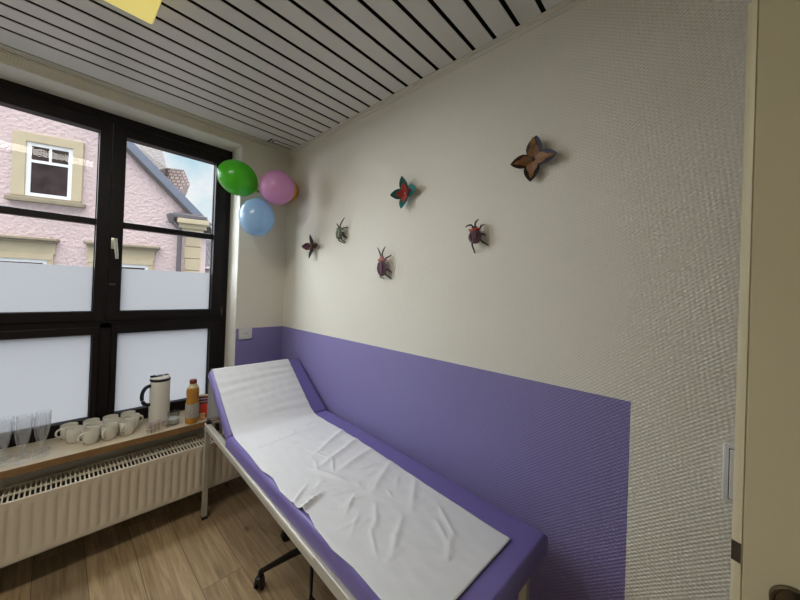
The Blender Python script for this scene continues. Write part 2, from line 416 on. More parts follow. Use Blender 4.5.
# loose slat end in the corner over the balloons
bm = B()
for y0, y1 in ((-0.150, -0.144), (-0.092, -0.086)): box(bm, -0.20, -0.012, y0, y1, CEIL - 0.002, CEIL + 0.001)
box(bm, -0.20, -0.194, -0.150, -0.086, CEIL - 0.002, CEIL + 0.001)
box(bm, -0.225, -0.215, -0.150, -0.070, CEIL - 0.003, CEIL + 0.001)
struct(obj('trim_5', bm, M['rad_dark']))

# ------------------------------------------------------------------ window
win = bpy.data.objects.new('window_1', None); C.objects.link(win); struct(win, 'dark brown framed window with frosted lower panes')
FY = 0.20  # front face
PZ = dict(t1=2.472, t0=1.919, u1=1.880, u0=1.335, l1=1.187, l0=0.665)
# fixed outer frame
bm = B()
box(bm, WX1 - 0.052, WX1 - 0.006, FY, 0.29, 0.585, WZ1 - 0.006, 0.003)
box(bm, WX0, WX0 + 0.055, FY, 0.29, 0.585, WZ1 - 0.006, 0.003)
box(bm, WX0, WX1 - 0.006, FY + 0.001, 0.289, WZ1 - 0.055, WZ1 - 0.006, 0.003)
box(bm, WX0, WX1 - 0.006, FY + 0.001, 0.289, 0.585, 0.612, 0.003)
box(bm, WX0, WX1 - 0.006, FY + 0.001, 0.289, 1.225, 1.300, 0.003)   # big transom
box(bm, -1.128, -1.070, FY + 0.001, 0.289, 0.586, 1.26, 0.003)      # lower mullion
obj('frame', bm, M['black_frame'], win)
panes = []
def sash(x0, x1, z0, z1, gx0, gx1, gz0, gz1, bars, name='sash'):
    bm = B(); f0, f1 = FY - 0.012, 0.262
    box(bm, x0, gx0, f0, f1, z0, z1, 0.004); box(bm, gx1, x1, f0, f1, z0, z1, 0.004)
    box(bm, gx0 - 0.006, gx1 + 0.006, f0 + 0.001, f1, z0, gz0, 0.004); box(bm, gx0 - 0.006, gx1 + 0.006, f0 + 0.001, f1, gz1, z1, 0.004)
    for a, b in bars: box(bm, gx0 - 0.004, gx1 + 0.004, 0.207, f1 - 0.002, a, b, 0.004)
    o = obj(name, bm, M['black_frame'], win)
    gb = B()   # gasket line
    for a, b in [(gx0 - 0.001, gx0 + 0.005), (gx1 - 0.005, gx1 + 0.001)]: box(gb, a, b, 0.226, 0.234, gz0, gz1)
    obj('gasket', gb, M['gasket'], o)
    return o
s_r = sash(-1.099, -0.416, 1.275, 2.545, -1.035, -0.497, PZ['u0'], PZ['t1'], [(PZ['u1'], PZ['t0'])])
s_l = sash(-2.305, -1.103, 1.275, 2.545, -2.235, -1.1635, PZ['u0'], PZ['t1'], [(PZ['u1'], PZ['t0'])])
l_r = sash(-1.070, -0.42, 0.605, 1.235, -1.042, -0.497, PZ['l0'], PZ['l1'], [])
l_l = sash(-2.305, -1.128, 0.605, 1.235, -2.235, -1.160, PZ['l0'], PZ['l1'], [])
def pane(s, x0, x1, z0, z1, frost_top):
    bm = B()
    vs = [bm.verts.new(p) for p in ((x0, .238, z0), (x1, .238, z0), (x1, .238, z1), (x0, .238, z1))]; bm.faces.new(vs)
    obj('glass_pane', bm, M['glass'], s)
    if frost_top:
        bm = B(); vs = [bm.verts.new(p) for p in ((x0, .2365, z0), (x1, .2365, z0), (x1, .2365, frost_top), (x0, .2365, frost_top))]; bm.faces.new(vs)
        f = obj('frosted_film', bm, M['frost'], s); f['label'] = 'frosted film on the lower half of the pane'
pane(s_r, -1.04, -0.492, 1.33, 2.476, 1.614)
pane(s_l, -2.24, -1.158, 1.33, 2.476, 1.614)
pane(l_r, -1.047, -0.492, 0.66, 1.192, 1.192)
pane(l_l, -2.24, -1.155, 0.66, 1.192, 1.192)
# handle and small lock plates
bm = B()
box(bm, -1.092, -1.060, FY - 0.020, FY - 0.0125, 1.735, 1.805, 0.003); tube(bm, [(-1.076, FY - 0.013, 1.787), (-1.076, FY - 0.055, 1.787)], 0.009, 12)
tube(bm, [(-1.076, FY - 0.052, 1.792), (-1.072, FY - 0.056, 1.76), (-1.066, FY - 0.056, 1.70), (-1.064, FY - 0.054, 1.672)], [0.011, 0.010, 0.009, 0.008], 12)
obj('window_handle', bm, M['handle'], s_r, True)
bm = B(); box(bm, -1.092, -1.062, FY - 0.016, FY - 0.0125, 1.50, 1.512, 0.002); obj('lock_plate', bm, M['dark_steel'], s_r)
bm = B(); tube(bm, [(-0.4245, FY - 0.016, 1.285), (-0.4245, FY - 0.016, 1.345)], 0.006, 10); obj('hinge', bm, M['dark_steel'], s_r)

# sill board
bm = B(); box(bm, WX0 + 0.01, WX1 - 0.008, -0.115, 0.198, 0.547, 0.585, 0.003); box(bm, WX0, WX1, 0.19, 0.34, 0.5, 0.586)
for f in bm.faces:
    if f.calc_center_median().y < -0.113: f.material_index = 1
struct(obj('trim_6', bm, [M['sill'], M['sill_edge']]), 'pale window sill board with brown front edge')

# ------------------------------------------------------------------ radiator
rad = thing('radiator', 'cream panel radiator with vertical flutes and slotted top grille below window sill', 'radiator', (-1.2, -0.115, 0.166))
RX0, RX1 = -2.25, -0.40
def rx(x, y, z): return (x + 1.2, y + 0.03, z - 0.125)
bm = B()
b2 = B(); pitch = 0.0411; y0 = -0.115; cols = []
x = RX0
prof = [(0.0, 0.0), (0.30, 0.0), (0.42, 0.007), (0.58, 0.007), (0.70, 0.0)]
xs = []
n0 = int((RX1 - RX0) / pitch)
for k in range(n0):
    for fx, dy in prof: xs.append((RX0 + (k + fx) * pitch, dy))
xs.append((RX1, 0.0))
zs = [(0.125, 0), (0.150, 0), (0.170, 1), (0.375, 1), (0.395, 0), (0.42, 0)]
grid = [[b2.verts.new(rx(px, y0 + dy * w, z)) for px, dy in xs] for z, w in zs]
for a, b in zip(grid, grid[1:]):
    for i in range(len(xs) - 1): b2.faces.new((a[i], a[i + 1], b[i + 1], b[i]))
merge(bm, b2)
b2 = B(); box(b2, RX0 + 1.2, RX1 + 1.2, -0.085 + 0.008, 0.075, 0.004, 0.28, mi=0); 
b2.free()
obj('front_panel', bm, M['radiator'], rad, True)
bm = B(); box(bm, *[v for v in (RX0 + 1.2, RX1 + 1.2)], 0.09, 0.10, 0.0, 0.285, 0.003); obj('back_panel', bm, M['radiator'], rad)
for a, b in ((RX0 + 1.201, RX0 + 1.206), (RX1 + 1.194, RX1 + 1.2)):
    bm = B(); box(bm, a, b, -0.083, 0.099, 0.0, 0.293); obj('side_panel', bm, M['radiator'], rad)
bm = B(); box(bm, RX0 + 1.21, RX1 + 1.19, -0.07, 0.085, 0.03, 0.262); obj('convector', bm, M['rad_dark'], rad)
bm = B()
for a, b in ((-0.0855, -0.070), (0.000, 0.012), (0.088, 0.101)): box(bm, RX0 + 1.2, RX1 + 1.2, a, b, 0.288, 0.296, 0.001)
x = RX0 + 1.21
while x < RX1 + 1.19:
    box(bm, x, x + 0.0062, -0.072, 0.09, 0.287, 0.294); x += 0.0178
obj('top_grille', bm, M['radiator'], rad)
for bx in (-0.85, 0.0, 0.62):
    bm = B(); box(bm, bx - 0.02, bx + 0.02, 0.098, 0.1885, 0.05, 0.24); obj('wall_bracket', bm, M['radiator'], rad)
# ------------------------------------------------------------------ examination bed
TH = R(2.6)
bed = thing('examination_bed', 'lilac examination bed with raised headrest on grey metal frame by the lilac wall', 'bed', (-0.022, -0.7, 0.0), (0, 0, -TH))
# local: x across (0 at the wall edge, -.63 near edge), y negative towards the foot
W = 0.63
bm = B(); box(bm, -W - 0.001, 0.006, -1.512, 0.012, 0.6235, 0.695)
bmesh.ops.bevel(bm, geom=[e for e in bm.edges if min(v.co.z for v in e.verts) > 0.69], offset=0.024, segments=6, profile=0.5, affect='EDGES')
bmesh.ops.bevel(bm, geom=[e for e in bm.edges if max(v.co.z for v in e.verts) < 0.63], offset=0.006, segments=2, affect='EDGES')

for v in bm.verts:   # rounded foot corners
    if v.co.y < -1.452:
        cx = max(-W + 0.06, min(-0.054, v.co.x)); cy = -1.452
        dx, dy = v.co.x - cx, v.co.y - cy
        d = math.hypot(dx, dy)
        if d > 0.001 and dx != 0 and dy < 0:
            lim = 0.07 if v.co.z else 0
            k = max(abs(dx), abs(dy)) / d
            v.co.x = cx + dx * k; v.co.y = cy + dy * k
obj('mattress', bm, M['lilac_vinyl'], bed, True)
AN = R(32.6); BL = 0.525
hinge = Vector((0, 0.0, 0.640))
mt = Matrix.Translation(hinge) @ Matrix.Rotation(AN, 4, 'X')
bm = B(); b2 = B(); box(b2, -W, 0, 0.0, BL, 0.0, 0.066, 0.022, 5); merge(bm, b2, 0, mt)
obj('headrest', bm, M['lilac_vinyl'], bed, True)
bm = B(); b2 = B(); box(b2, -W + 0.03, -0.03, 0.03, BL - 0.03, -0.016, 0.002); merge(bm, b2, 0, mt); obj('headrest_board', bm, M['frame_metal'], bed)
# frame rails
bm = B()
for x0, x1 in ((-W - 0.002, -W + 0.026), (-0.03, -0.004)): box(bm, x0, x1, -1.43, 0.44, 0.581, 0.623, 0.003)
for y0, y1 in ((-1.43, -1.405), (0.415, 0.44), (-0.03, 0.0)): box(bm, -W + 0.024, -0.028, y0, y1, 0.5815, 0.6225, 0.003)
obj('bed_frame', bm, M['frame_metal'], bed)
# narrow edge strip on the near rail with a step half way
bm = B(); box(bm, -W - 0.0045, -W - 0.001, -0.96, 0.435, 0.612, 0.6235, 0.001); obj('rail_strip', bm, M['frame_light'], bed)
for x, y in ((-W + 0.012, 0.428), (-0.017, 0.428), (-W + 0.012, -1.418), (-0.017, -1.418)):
    bm = B(); box(bm, x - 0.0145, x + 0.0145, y - 0.0145, y + 0.0145, 0.018, 0.583, 0.003)
    lg = obj('leg', bm, M['frame_metal'], bed)
    bm = B(); box(bm, x - 0.016, x + 0.016, y - 0.016, y + 0.016, 0.0, 0.02, 0.003); obj('foot_cap', bm, M['black_plastic'], lg)
    if y < 0:
        bm = B(); tube(bm, [(x, y - 0.014, 0.52), (x, y - 0.0165, 0.52)], 0.006, 12); obj('screw', bm, M['black_plastic'], lg)
# headrest support stays + black corner joint
for x in (-W + 0.06, -0.06):
    bm = B(); tube(bm, [(x, 0.25, 0.60), (x, 0.33, 0.848)], 0.008, 10); obj('headrest_stay', bm, M['frame_metal'], bed, True)
bm = B(); box(bm, -W + 0.002, -W + 0.03, 0.40, 0.442, 0.6225, 0.636, 0.003); obj('corner_joint', bm, M['black_plastic'], bed)
bm = B(); box(bm, -W + 0.026, -W + 0.05, 0.31, 0.335, 0.6, 0.65, 0.003); obj('headrest_catch', bm, M['black_plastic'], bed)

# ------------------------------------------------------------------ crepe paper over the bed
def bed_profile(s):
    """s metres along the paper from the foot end at along=1.43 -> (y_local, z, ny, nz)"""
    pass
path = []  # (y, z) with y local (foot negative)
y = -1.42
while y < -0.095: path.append((y, 0.6975)); y += 0.008
top0 = Vector((0, -0.004, 0.7005))
ca, sa = math.cos(AN), math.sin(AN)
# headrest top surface line in local: hinge + t*(ca,sa) + .066*(-sa,ca)
hx, hz = -0.066 * sa, 0.640 + 0.066 * ca
def hp(t, off=0.003): return (hx + t * ca - off * sa, hz + t * sa + off * ca)
p1 = hp(0.04, 0.004)
for i in range(1, 7):
    t = i / 6; a0 = (-0.095, 0.6975); c0 = (-0.048, 0.6985)
    path.append(((1 - t) ** 2 * a0[0] + 2 * t * (1 - t) * c0[0] + t * t * p1[0], (1 - t) ** 2 * a0[1] + 2 * t * (1 - t) * c0[1] + t * t * p1[1]))
t = 0.05
while t < BL - 0.022: path.append(hp(t)); t += 0.009
for k in range(0, 7):    # round the top edge
    a = AN + R(90) - R(k * 20)
    cx, cz = hinge.y + (BL - 0.022) * ca - 0.044 * sa, hinge.z + (BL - 0.022) * sa + 0.044 * ca
    path.append((cx + 0.026 * math.cos(a), cz + 0.026 * math.sin(a)))
yl, zl = path[-1]
for k in range(1, 22): path.append((yl + 0.002 + 0.0004 * k, zl - 0.015 * k))
cum = [0]
for a, b in zip(path, path[1:]): cum.append(cum[-1] + math.hypot(b[0] - a[0], b[1] - a[1]))
NX = 120
bm = B(); rows = []
def lerp_tab(tab, v):
    if v <= tab[0][0]: return tab[0][1]
    for (a, b), (c, d) in zip(tab, tab[1:]):
        if v <= c: return b + (d - b) * (v - a) / (c - a)
    return tab[-1][1]
Rt = [(-1.42, -0.146), (-1.1, -0.137), (-0.7, -0.116), (-0.3, -0.109), (-0.06, -0.112), (0.0, -0.112), (0.45, -0.094), (0.6, -0.095)]
Lt = [(-1.42, -0.620), (-1.24, -0.616), (-1.15, -0.612), (-1.05, -0.622), (-0.93, -0.615), (-0.86, -0.600), (-0.80, -0.616), (-0.66, -0.620), (-0.56, -0.606), (-0.47, -0.620), (-0.30, -0.614), (-0.10, -0.612), (0.0, -0.610), (0.40, -0.612), (0.425, -0.618), (0.45, -0.628), (0.6, -0.630)]
def ridge(px, py, x0, y0, x1, y1, w, h):
    """soft fold along a segment"""
    vx, vy = x1 - x0, y1 - y0; L2 = vx * vx + vy * vy
    t = max(0, min(1, ((px - x0) * vx + (py - y0) * vy) / L2)); d = math.hypot(px - x0 - t * vx, py - y0 - t * vy)
    taper = math.sin(PI * min(1, max(0, 0.12 + 0.76 * t)))
    return h * (0.5 * math.exp(-(d / w) ** 2) + 0.6 * math.exp(-1.8 * d / w)) * taper
folds = [(-0.64, -0.26, -0.20, -0.22, 0.007, 0.005), (-0.655, -0.84, -0.50, -0.79, 0.012, 0.016), (-0.655, -0.80, -0.52, -0.70, 0.007, 0.007),
         (-0.40, -0.52, -0.05, -0.33, 0.018, 0.008), (-0.42, -0.62, -0.08, -0.50, 0.02, 0.010), (-0.45, -0.60, -0.38, -0.78, 0.012, 0.009),
         (-0.36, -0.70, -0.12, -0.64, 0.02, 0.009), (-0.50, -0.95, -0.40, -0.88, 0.006, 0.005), (-0.55, -1.05, -0.46, -0.98, 0.006, 0.004),
         (-0.35, -0.92, -0.13, -0.80, 0.022, 0.008), (-0.30, -1.10, -0.15, -0.98, 0.015, 0.007), (-0.5, -1.2, -0.35, -1.1, 0.012, 0.006), (-0.28, -1.28, -0.2, -1.15, 0.01, 0.005),
         (-0.38, -0.44, -0.33, -0.60, 0.006, 0.006), (-0.36, -0.46, -0.30, -0.56, 0.005, 0.006), (-0.33, -0.60, -0.38, -0.68, 0.006, 0.007)]
for k in range(44):
    fx = random.uniform(-0.58, -0.2); fy = random.uniform(-1.35, -0.1); a = random.uniform(-0.5, 1.2); l = random.uniform(0.03, 0.12)
    folds.append((fx, fy, fx + l * math.cos(a), fy + l * math.sin(a), random.uniform(0.004, 0.012), random.uniform(0.002, 0.0055)))
for i, (py, pz) in enumerate(path):
    a = path[max(0, i - 1)]; b = path[min(len(path) - 1, i + 1)]
    t = Vector((0, b[0] - a[0], b[1] - a[1])).normalized(); nrm = Vector((0, -t.z, t.y))
    row = []
    for j in range(NX + 1):
        f = j / NX; xl, xr = lerp_tab(Lt, py), lerp_tab(Rt, py)
        xx = xl + (xr - xl) * f
        h = 0.0025 + 0.0022 * (noise.noise((xx * 6, cum[i] * 9, 3.1)) + 0.5) + 0.0012 * (noise.noise((xx * 25, cum[i] * 17, 9.1)) + 0.5)
        if py < -0.03 and pz < 0.705:
            for q in folds: h += ridge(xx, py, *q)
        elif py < 0.42 and pz > 0.7:
            h += 0.0022 * math.sin(cum[i] * 95 + 9 * noise.noise((xx * 2.2, cum[i] * 2, 0))) * max(0, 0.35 + 0.9 * noise.noise((xx * 3, cum[i] * 7, 5))) + 0.001
        # follow the rounded near edge
        e = max(0.0, (-W + 0.022) - xx)
        dz = -(0.024 - math.sqrt(max(0, 0.024 ** 2 - min(e, 0.0235) ** 2))) - max(0, e - 0.0235) * 1.2 if e > 0 else 0
        edge_lift = 0.0
        p = Vector((xx if e < 0.024 else -W - 0.004, py, pz)) + nrm * (h + dz)
        row.append(bm.verts.new(p))
    rows.append(row)
for a, b in zip(rows, rows[1:]):
    for j in range(NX): bm.faces.new((a[j], a[j + 1], b[j + 1], b[j]))
paper = obj('paper_sheet', bm, M['paper'], None, True, bed.location, bed.rotation_euler)
sd = paper.modifiers.new('thick', 'SOLIDIFY'); sd.thickness = 0.0006; sd.offset = 1
tag(paper, 'creased white paper cover draped along the lilac examination bed and over its headrest', 'paper cover')

# ------------------------------------------------------------------ rolling stool under the bed
HX, HY = -0.314, -1.04
st = thing('rolling_stool', 'black five-star rolling stool base with casters under the examination bed', 'stool', (HX, HY, 0))
a0 = math.atan2(-0.97 - HY, -0.575 - HX)
for k in range(5):
    a = a0 + k * 2 * PI / 5; ca2, sa2 = math.cos(a), math.sin(a); rr = 0.268
    bm = B(); b2 = B()
    tube(b2, [(0.015, 0, 0.115), (0.12, 0, 0.106), (rr, 0, 0.080)], [0.024, 0.020, 0.014], 10)
    for v in b2.verts: v.co.y *= 0.5; v.co.z = 0.10 + (v.co.z - 0.10) * 1.0
    merge(bm, b2, 0, Matrix.Rotation(a, 4, 'Z')); lg = obj('star_leg', bm, M['black_plastic'], st, True)
    bm = B(); sw = a + (0.9 if k == 0 else 1.9 * k)
    for s in (-1, 1):
        b2 = B(); lathe(b2, [(0, -0.008), (0.020, -0.008), (0.0255, -0.005), (0.0255, 0.005), (0.020, 0.008), (0, 0.008)], 20)
        merge(bm, b2, 0, Matrix.Translation((rr * ca2, rr * sa2, 0.0257)) @ Matrix.Rotation(sw, 4, 'Z') @ Matrix.Translation((0, 0.012 * s, 0)) @ Matrix.Rotation(R(90), 4, 'X'))
    b2 = B(); box(b2, -0.02, 0.022, -0.017, 0.017, 0.030, 0.062, 0.008, 3); merge(bm, b2, 0, Matrix.Translation((rr * ca2, rr * sa2, 0)) @ Matrix.Rotation(sw, 4, 'Z'))
    tube(bm, [(rr * ca2, rr * sa2, 0.055), (rr * ca2, rr * sa2, 0.085)], 0.008, 10)
    obj('caster', bm, M['black_plastic'], lg, True)
bm = B(); lathe(bm, [(0, 0.08), (0.034, 0.08), (0.034, 0.135), (0.026, 0.145), (0.026, 0.28), (0.014, 0.282), (0.014, 0.41), (0, 0.41)], 24); obj('column', bm, M['black_plastic'], st, True)
bm = B(); lathe(bm, [(0, 0.408), (0.15, 0.408), (0.168, 0.42), (0.172, 0.45), (0.160, 0.47), (0, 0.478)], 40); obj('seat', bm, M['black_plastic'], st, True)

# ------------------------------------------------------------------ door leaf at the right
phi = R(-5.0)
dv = Vector((math.sin(phi), -math.cos(phi), 0))          # along the leaf towards the hinge
dm = Vector((-math.cos(phi), -math.sin(phi), 0))         # towards the room
A0 = Vector((-0.475, -2.613, 0)) - dm * 0.034
dmat = Matrix(((dv.x, dm.x, 0, A0.x), (dv.y, dm.y, 0, A0.y), (0, 0, 1, 0), (0, 0, 0, 1)))
door = bpy.data.objects.new('door_1', None); C.objects.link(door); door.matrix_world = dmat; struct(door, 'cream door leaf standing open beside the light switch')
bm = B(); prism(bm, [(0.0, 0.0, 0.008), (0.0, 0.034, 0.008), (0.0122, 0.040, 0.008), (0.0126, 0.0375, 0.008), (0.0140, 0.0375, 0.008), (0.0144, 0.040, 0.008), (0.865, 0.040, 0.008), (0.865, 0.0, 0.008)], (0, 0, 2.075)); bmesh.ops.bevel(bm, geom=bm.edges[:], offset=0.0004, segments=1, affect='EDGES'); obj('door_leaf', bm, M['door'], door, True)
bm = B(); prism(bm, [(-0.0006, 0.030, 1.079), (-0.0006, 0.0345, 1.079), (0.0115, 0.0405, 1.079), (0.0115, 0.036, 1.079)], (0, 0, 0.035)); o = obj('latch_plate', bm, M['dark_steel'], door)
def handle(side):
    y = 0.04 if side > 0 else 0.0; zc = 1.052; ac = 0.073
    bm = B(); lathe(bm, [(0, 0), (0.029, 0), (0.029, 0.007), (0.0275, 0.010), (0.024, 0.0095), (0.022, 0.006), (0, 0.006)], 32, 0, Matrix.Translation((ac, y, zc)) @ Matrix.Rotation(-side * R(90), 4, 'X'))
    h = obj('door_handle', bm, M['nickel'], door, True)
    bm = B(); tube(bm, [(ac, y, zc), (ac, y + side * 0.042, zc), (ac + 0.006, y + side * 0.052, zc), (ac + 0.03, y + side * 0.055, zc), (ac + 0.115, y + side * 0.053, zc - 0.003)], [0.012, 0.012, 0.012, 0.0105, 0.0105], 16)
    obj('lever', bm, M['dark_steel'], h, True)
handle(1); handle(-1)
bm = B()
for z in (0.25, 1.85): tube(bm, [(0.868, 0.0, z), (0.868, 0.0, z + 0.09)], 0.007, 10)
obj('hinge', bm, M['dark_steel'], door, True)

# ------------------------------------------------------------------ switch and socket
sw = thing('light_switch', 'white rocker light switch on the wall half behind the open door', 'light switch', (0, -2.669, 1.056))
bm = B(); box(bm, -0.011, 0, -0.047, 0.047, -0.080, 0.082, 0.003, 3); obj('switch_frame', bm, M['switch'], sw, True)
for z0, z1 in ((-0.068, 0.070),):
    bm = B(); box(bm, -0.016, -0.008, -0.034, 0.034, z0, z1, 0.002, 3); obj('rocker', bm, M['switch'], sw, True)
bm = B(); box(bm, -0.0125, -0.0105, -0.036, 0.036, -0.070, 0.072); obj('shadow_gap', bm, M['rad_dark'], sw)
so = thing('wall_socket', 'small white socket plate at the top edge of the lilac paint by window', 'socket', (-0.307, 0, 1.157))
bm = B(); box(bm, -0.05, 0.05, -0.011, 0, -0.047, 0.047, 0.004, 3); obj('socket_plate', bm, M['switch'], so, True)
bm = B(); b2 = B(); lathe(b2, [(0.021, 0.0), (0.021, 0.003), (0.018, 0.003), (0.018, -0.001)], 28); merge(bm, b2, 0, Matrix.Translation((0.0, -0.0108, 0)) @ Matrix.Rotation(R(90), 4, 'X')); obj('socket_ring', bm, M['switch'], so, True)
bm = B()
for dx in (-0.009, 0.009): tube(bm, [(dx, -0.0100, 0), (dx, -0.0118, 0)], 0.0035, 10)
obj('contact_hole', bm, M['rad_dark'], so)

# ------------------------------------------------------------------ things on the sill
SZ = 0.5852
def copy_tree(o, loc, rz, label):
    c = o.copy(); C.objects.link(c); c.location = loc; c.rotation_euler = (0, 0, rz); c['label'] = label
    for ch in o.children:
        d = ch.copy(); C.objects.link(d); d.parent = c
        for g2 in ch.children:
            e = g2.copy(); C.objects.link(e); e.parent = d
    return c
# mugs
def make_mug(loc, rz, label):
    t = thing('coffee_mug', label, 'mug', loc, (0, 0, rz), 'white coffee mugs on the sill')
    bm = B(); lathe(bm, [(0, 0.0), (0.027, 0.0), (0.031, 0.004), (0.036, 0.022), (0.0385, 0.05), (0.0385, 0.079), (0.0378, 0.0805), (0.0362, 0.079), (0.0355, 0.045), (0.031, 0.012), (0, 0.008)], 36)
    obj('mug_body', bm, M['mug'], t, True)
    bm = B(); tube(bm, bez((0.037, 0, 0.066), (0.070, 0, 0.074), (0.066, 0, 0.016), (0.034, 0, 0.024), 14), 0.0052, 10); obj('mug_handle', bm, M['mug'], t, True)
    return t
mugs = [
 ((-1.160, -0.008), 207, 'foremost white mug in the cluster, its handle facing the stemmed glasses'),
 ((-1.080, -0.010), 236, 'white mug in the middle of the three along the front edge of the cluster'),
 ((-0.997, -0.004), 236, 'white mug at the front end of the cluster, closest to the creamer cups'),
 ((-1.138, 0.070), 325, 'white mug in the middle row, right behind the foremost mug'),
 ((-1.052, 0.069), 60, 'white mug in the middle row, enclosed by other mugs on all sides'),
 ((-0.966, 0.074), 15, 'white mug at the middle row end nearest the flask'),
 ((-1.150, 0.149), 235, 'white mug in the back row by the window, before the dark window post'),
 ((-1.062, 0.149), 242, 'white mug in the middle of the back row by the window'),
 ((-0.975, 0.152), 345, 'white mug at the back row end nearest the flask'),
 ((-1.226, 0.070), 322, 'white mug beside the one nearest the stemmed glasses, its handle hidden'),
 ((-1.246, 0.149), 205, 'white mug nearest the window and stemmed glasses, at the end of the cluster'),
]
first = None
for (mx_, my_), rz, lab in mugs:
    if first is None: first = make_mug((mx_, my_, SZ), R(rz), lab)
    else: copy_tree(first, (mx_, my_, SZ), R(rz), lab)

# goblets
def make_goblet(loc, label):
    t = thing('wine_glass', label, 'glass', loc, (0, 0, 0), 'stemmed glasses on the sill')
    bm = B(); lathe(bm, [(0, 0.0), (0.032, 0.0), (0.0325, 0.002), (0.020, 0.006), (0.006, 0.012), (0, 0.012)], 32); obj('foot', bm, M['goblet'], t, True)
    bm = B(); lathe(bm, [(0.0055, 0.011), (0.0045, 0.03), (0.005, 0.050), (0.008, 0.058)], 20); obj('stem', bm, M['goblet'], t, True)
    bm = B(); lathe(bm, [(0, 0.056), (0.008, 0.058), (0.017, 0.080), (0.0245, 0.108), (0.0290, 0.140), (0.0310, 0.170), (0.0315, 0.212), (0.0310, 0.213), (0.0303, 0.212), (0.0297, 0.170), (0.0275, 0.141), (0.0230, 0.110), (0.0150, 0.083), (0.006, 0.066), (0, 0.063)], 36)
    obj('bowl', bm, M['goblet'], t, True)
    return t
gl = [((-1.353, -0.030), 'stemmed glass at the front of the row, nearest the mugs'),
      ((-1.419, -0.042), 'stemmed glass in the front row, between two other front glasses'),
      ((-1.486, -0.034), 'stemmed glass in the front row at the frame edge, farthest from the mugs'),
      ((-1.350, 0.050), 'stemmed glass in the back row, nearest the mugs'),
      ((-1.417, 0.042), 'stemmed glass in the middle of the back row by the window'),
      ((-1.485, 0.052), 'stemmed glass in the back row, farthest from the mugs')]
g0 = None
for (gx, gy), lab in gl:
    if g0 is None: g0 = make_goblet((gx, gy, SZ), lab)
    else: copy_tree(g0, (gx, gy, SZ), 0.3, lab)

# vacuum flask
fl = thing('vacuum_flask', 'tall white vacuum flask with dark handle on the window sill', 'flask', (-0.822, 0.082, SZ), (0, 0, R(192)))
bm = B(); lathe(bm, [(0, 0.0), (0.050, 0.0), (0.054, 0.004), (0.0545, 0.10), (0.053, 0.252), (0.052, 0.256), (0, 0.256)], 48); obj('flask_body', bm, M['flask'], fl, True)
bm = B(); lathe(bm, [(0.050, 0.256), (0.0545, 0.257), (0.0555, 0.268), (0.053, 0.271), (0.048, 0.271)], 48); obj('collar', bm, M['flask_black'], fl, True)
bm = B(); lathe(bm, [(0.050, 0.268), (0.052, 0.273), (0.046, 0.282), (0, 0.284)], 48); ld = obj('lid', bm, M['flask'], fl, True)
bm = B(); box(bm, -0.012, 0.030, -0.016, 0.016, 0.281, 0.288, 0.002); box(bm, -0.044, -0.022, -0.012, 0.012, 0.280, 0.288, 0.002); box(bm, 0.030, 0.056, -0.006, 0.006, 0.282, 0.294, 0.002); obj('pouring_button', bm, M['flask_black'], ld)
bm = B(); tube(bm, bez((0.050, 0, 0.232), (0.112, 0, 0.244), (0.112, 0, 0.108), (0.050, 0, 0.122), 18), [0.0105] * 19, 12); obj('flask_handle', bm, M['flask_black'], fl, True)

fl.scale = (1.06, 1.06, 1.10)
# creamer cups: three little stacks
def make_creamer(loc, lab):
    t = thing('creamer_cup', lab, 'creamer cup', loc, (0, 0, 0), 'coffee creamer cups on the sill')
    bm = B(); lathe(bm, [(0, 0), (0.0125, 0), (0.0155, 0.0165), (0.0185, 0.0175), (0.0185, 0.019)], 24); obj('cup', bm, M['creamer'], t, True)
    bm = B(); lathe(bm, [(0.0186, 0.0185), (0.0188, 0.0195), (0.0, 0.0200)], 24); obj('foil_lid', bm, M['creamer_lid'], t, True)
    return t
c0 = None
names = ('in the creamer stack nearest the mugs', 'in the middle creamer stack before the flask', 'in the creamer stack nearest the juice bottle')
lev = ('bottom', 'second', 'topmost')
for si, (cx, cy, n) in enumerate(((-0.898, -0.080, 3), (-0.857, -0.064, 3), (-0.815, -0.048, 2))):
    for k in range(n):
        word = lev[k] if not (n == 2 and k == 1) else 'topmost'
        lab = word + ' white creamer cup ' + names[si]; p = (cx, cy, SZ + 0.0202 * k)
        if c0 is None: c0 = make_creamer(p, lab)
        else: copy_tree(c0, p, 0, lab)

# tumbler
tb = thing('glass_tumbler', 'short clear tumbler with pale contents between the flask and the juice bottle', 'glass', (-0.760, -0.018, SZ))
bm = B(); lathe(bm, [(0, 0), (0.030, 0), (0.032, 0.003), (0.0345, 0.082), (0.0338, 0.083), (0.0325, 0.081), (0.0305, 0.008), (0, 0.007)], 36); obj('tumbler_body', bm, M['tumbler'], tb, True)
bm = B(); lathe(bm, [(0, 0.008), (0.0300, 0.0085), (0.0315, 0.040), (0, 0.040)], 36); obj('liquid', bm, M['tumbler_water'], tb, True)

# juice bottle
jb = thing('juice_bottle', 'bottle of orange juice with maroon cap and grey label by headrest', 'bottle', (-0.666, -0.070, SZ)); jb.scale = (1.16, 1.16, 1.13)
bm = B(); lathe(bm, [(0, 0), (0.028, 0), (0.0335, 0.005), (0.034, 0.03), (0.033, 0.038), (0.034, 0.046), (0.034, 0.105), (0.034, 0.128), (0.0305, 0.145), (0.0300, 0.156), (0.033, 0.172), (0.0335, 0.194), (0.029, 0.212), (0, 0.212)], 40); obj('bottle_body', bm, M['juice'], jb, True)
bm = B(); lathe(bm, [(0.0292, 0.2115), (0.025, 0.220), (0.0185, 0.227), (0.0165, 0.234), (0.0165, 0.238), (0, 0.238)], 32); obj('bottle_neck', bm, M['bottle_top'], jb, True)
bm = B(); lathe(bm, [(0, 0.236), (0.0185, 0.236), (0.019, 0.240), (0.0185, 0.256), (0.0165, 0.258), (0, 0.258)], 32); obj('cap', bm, M['cap'], jb, True)
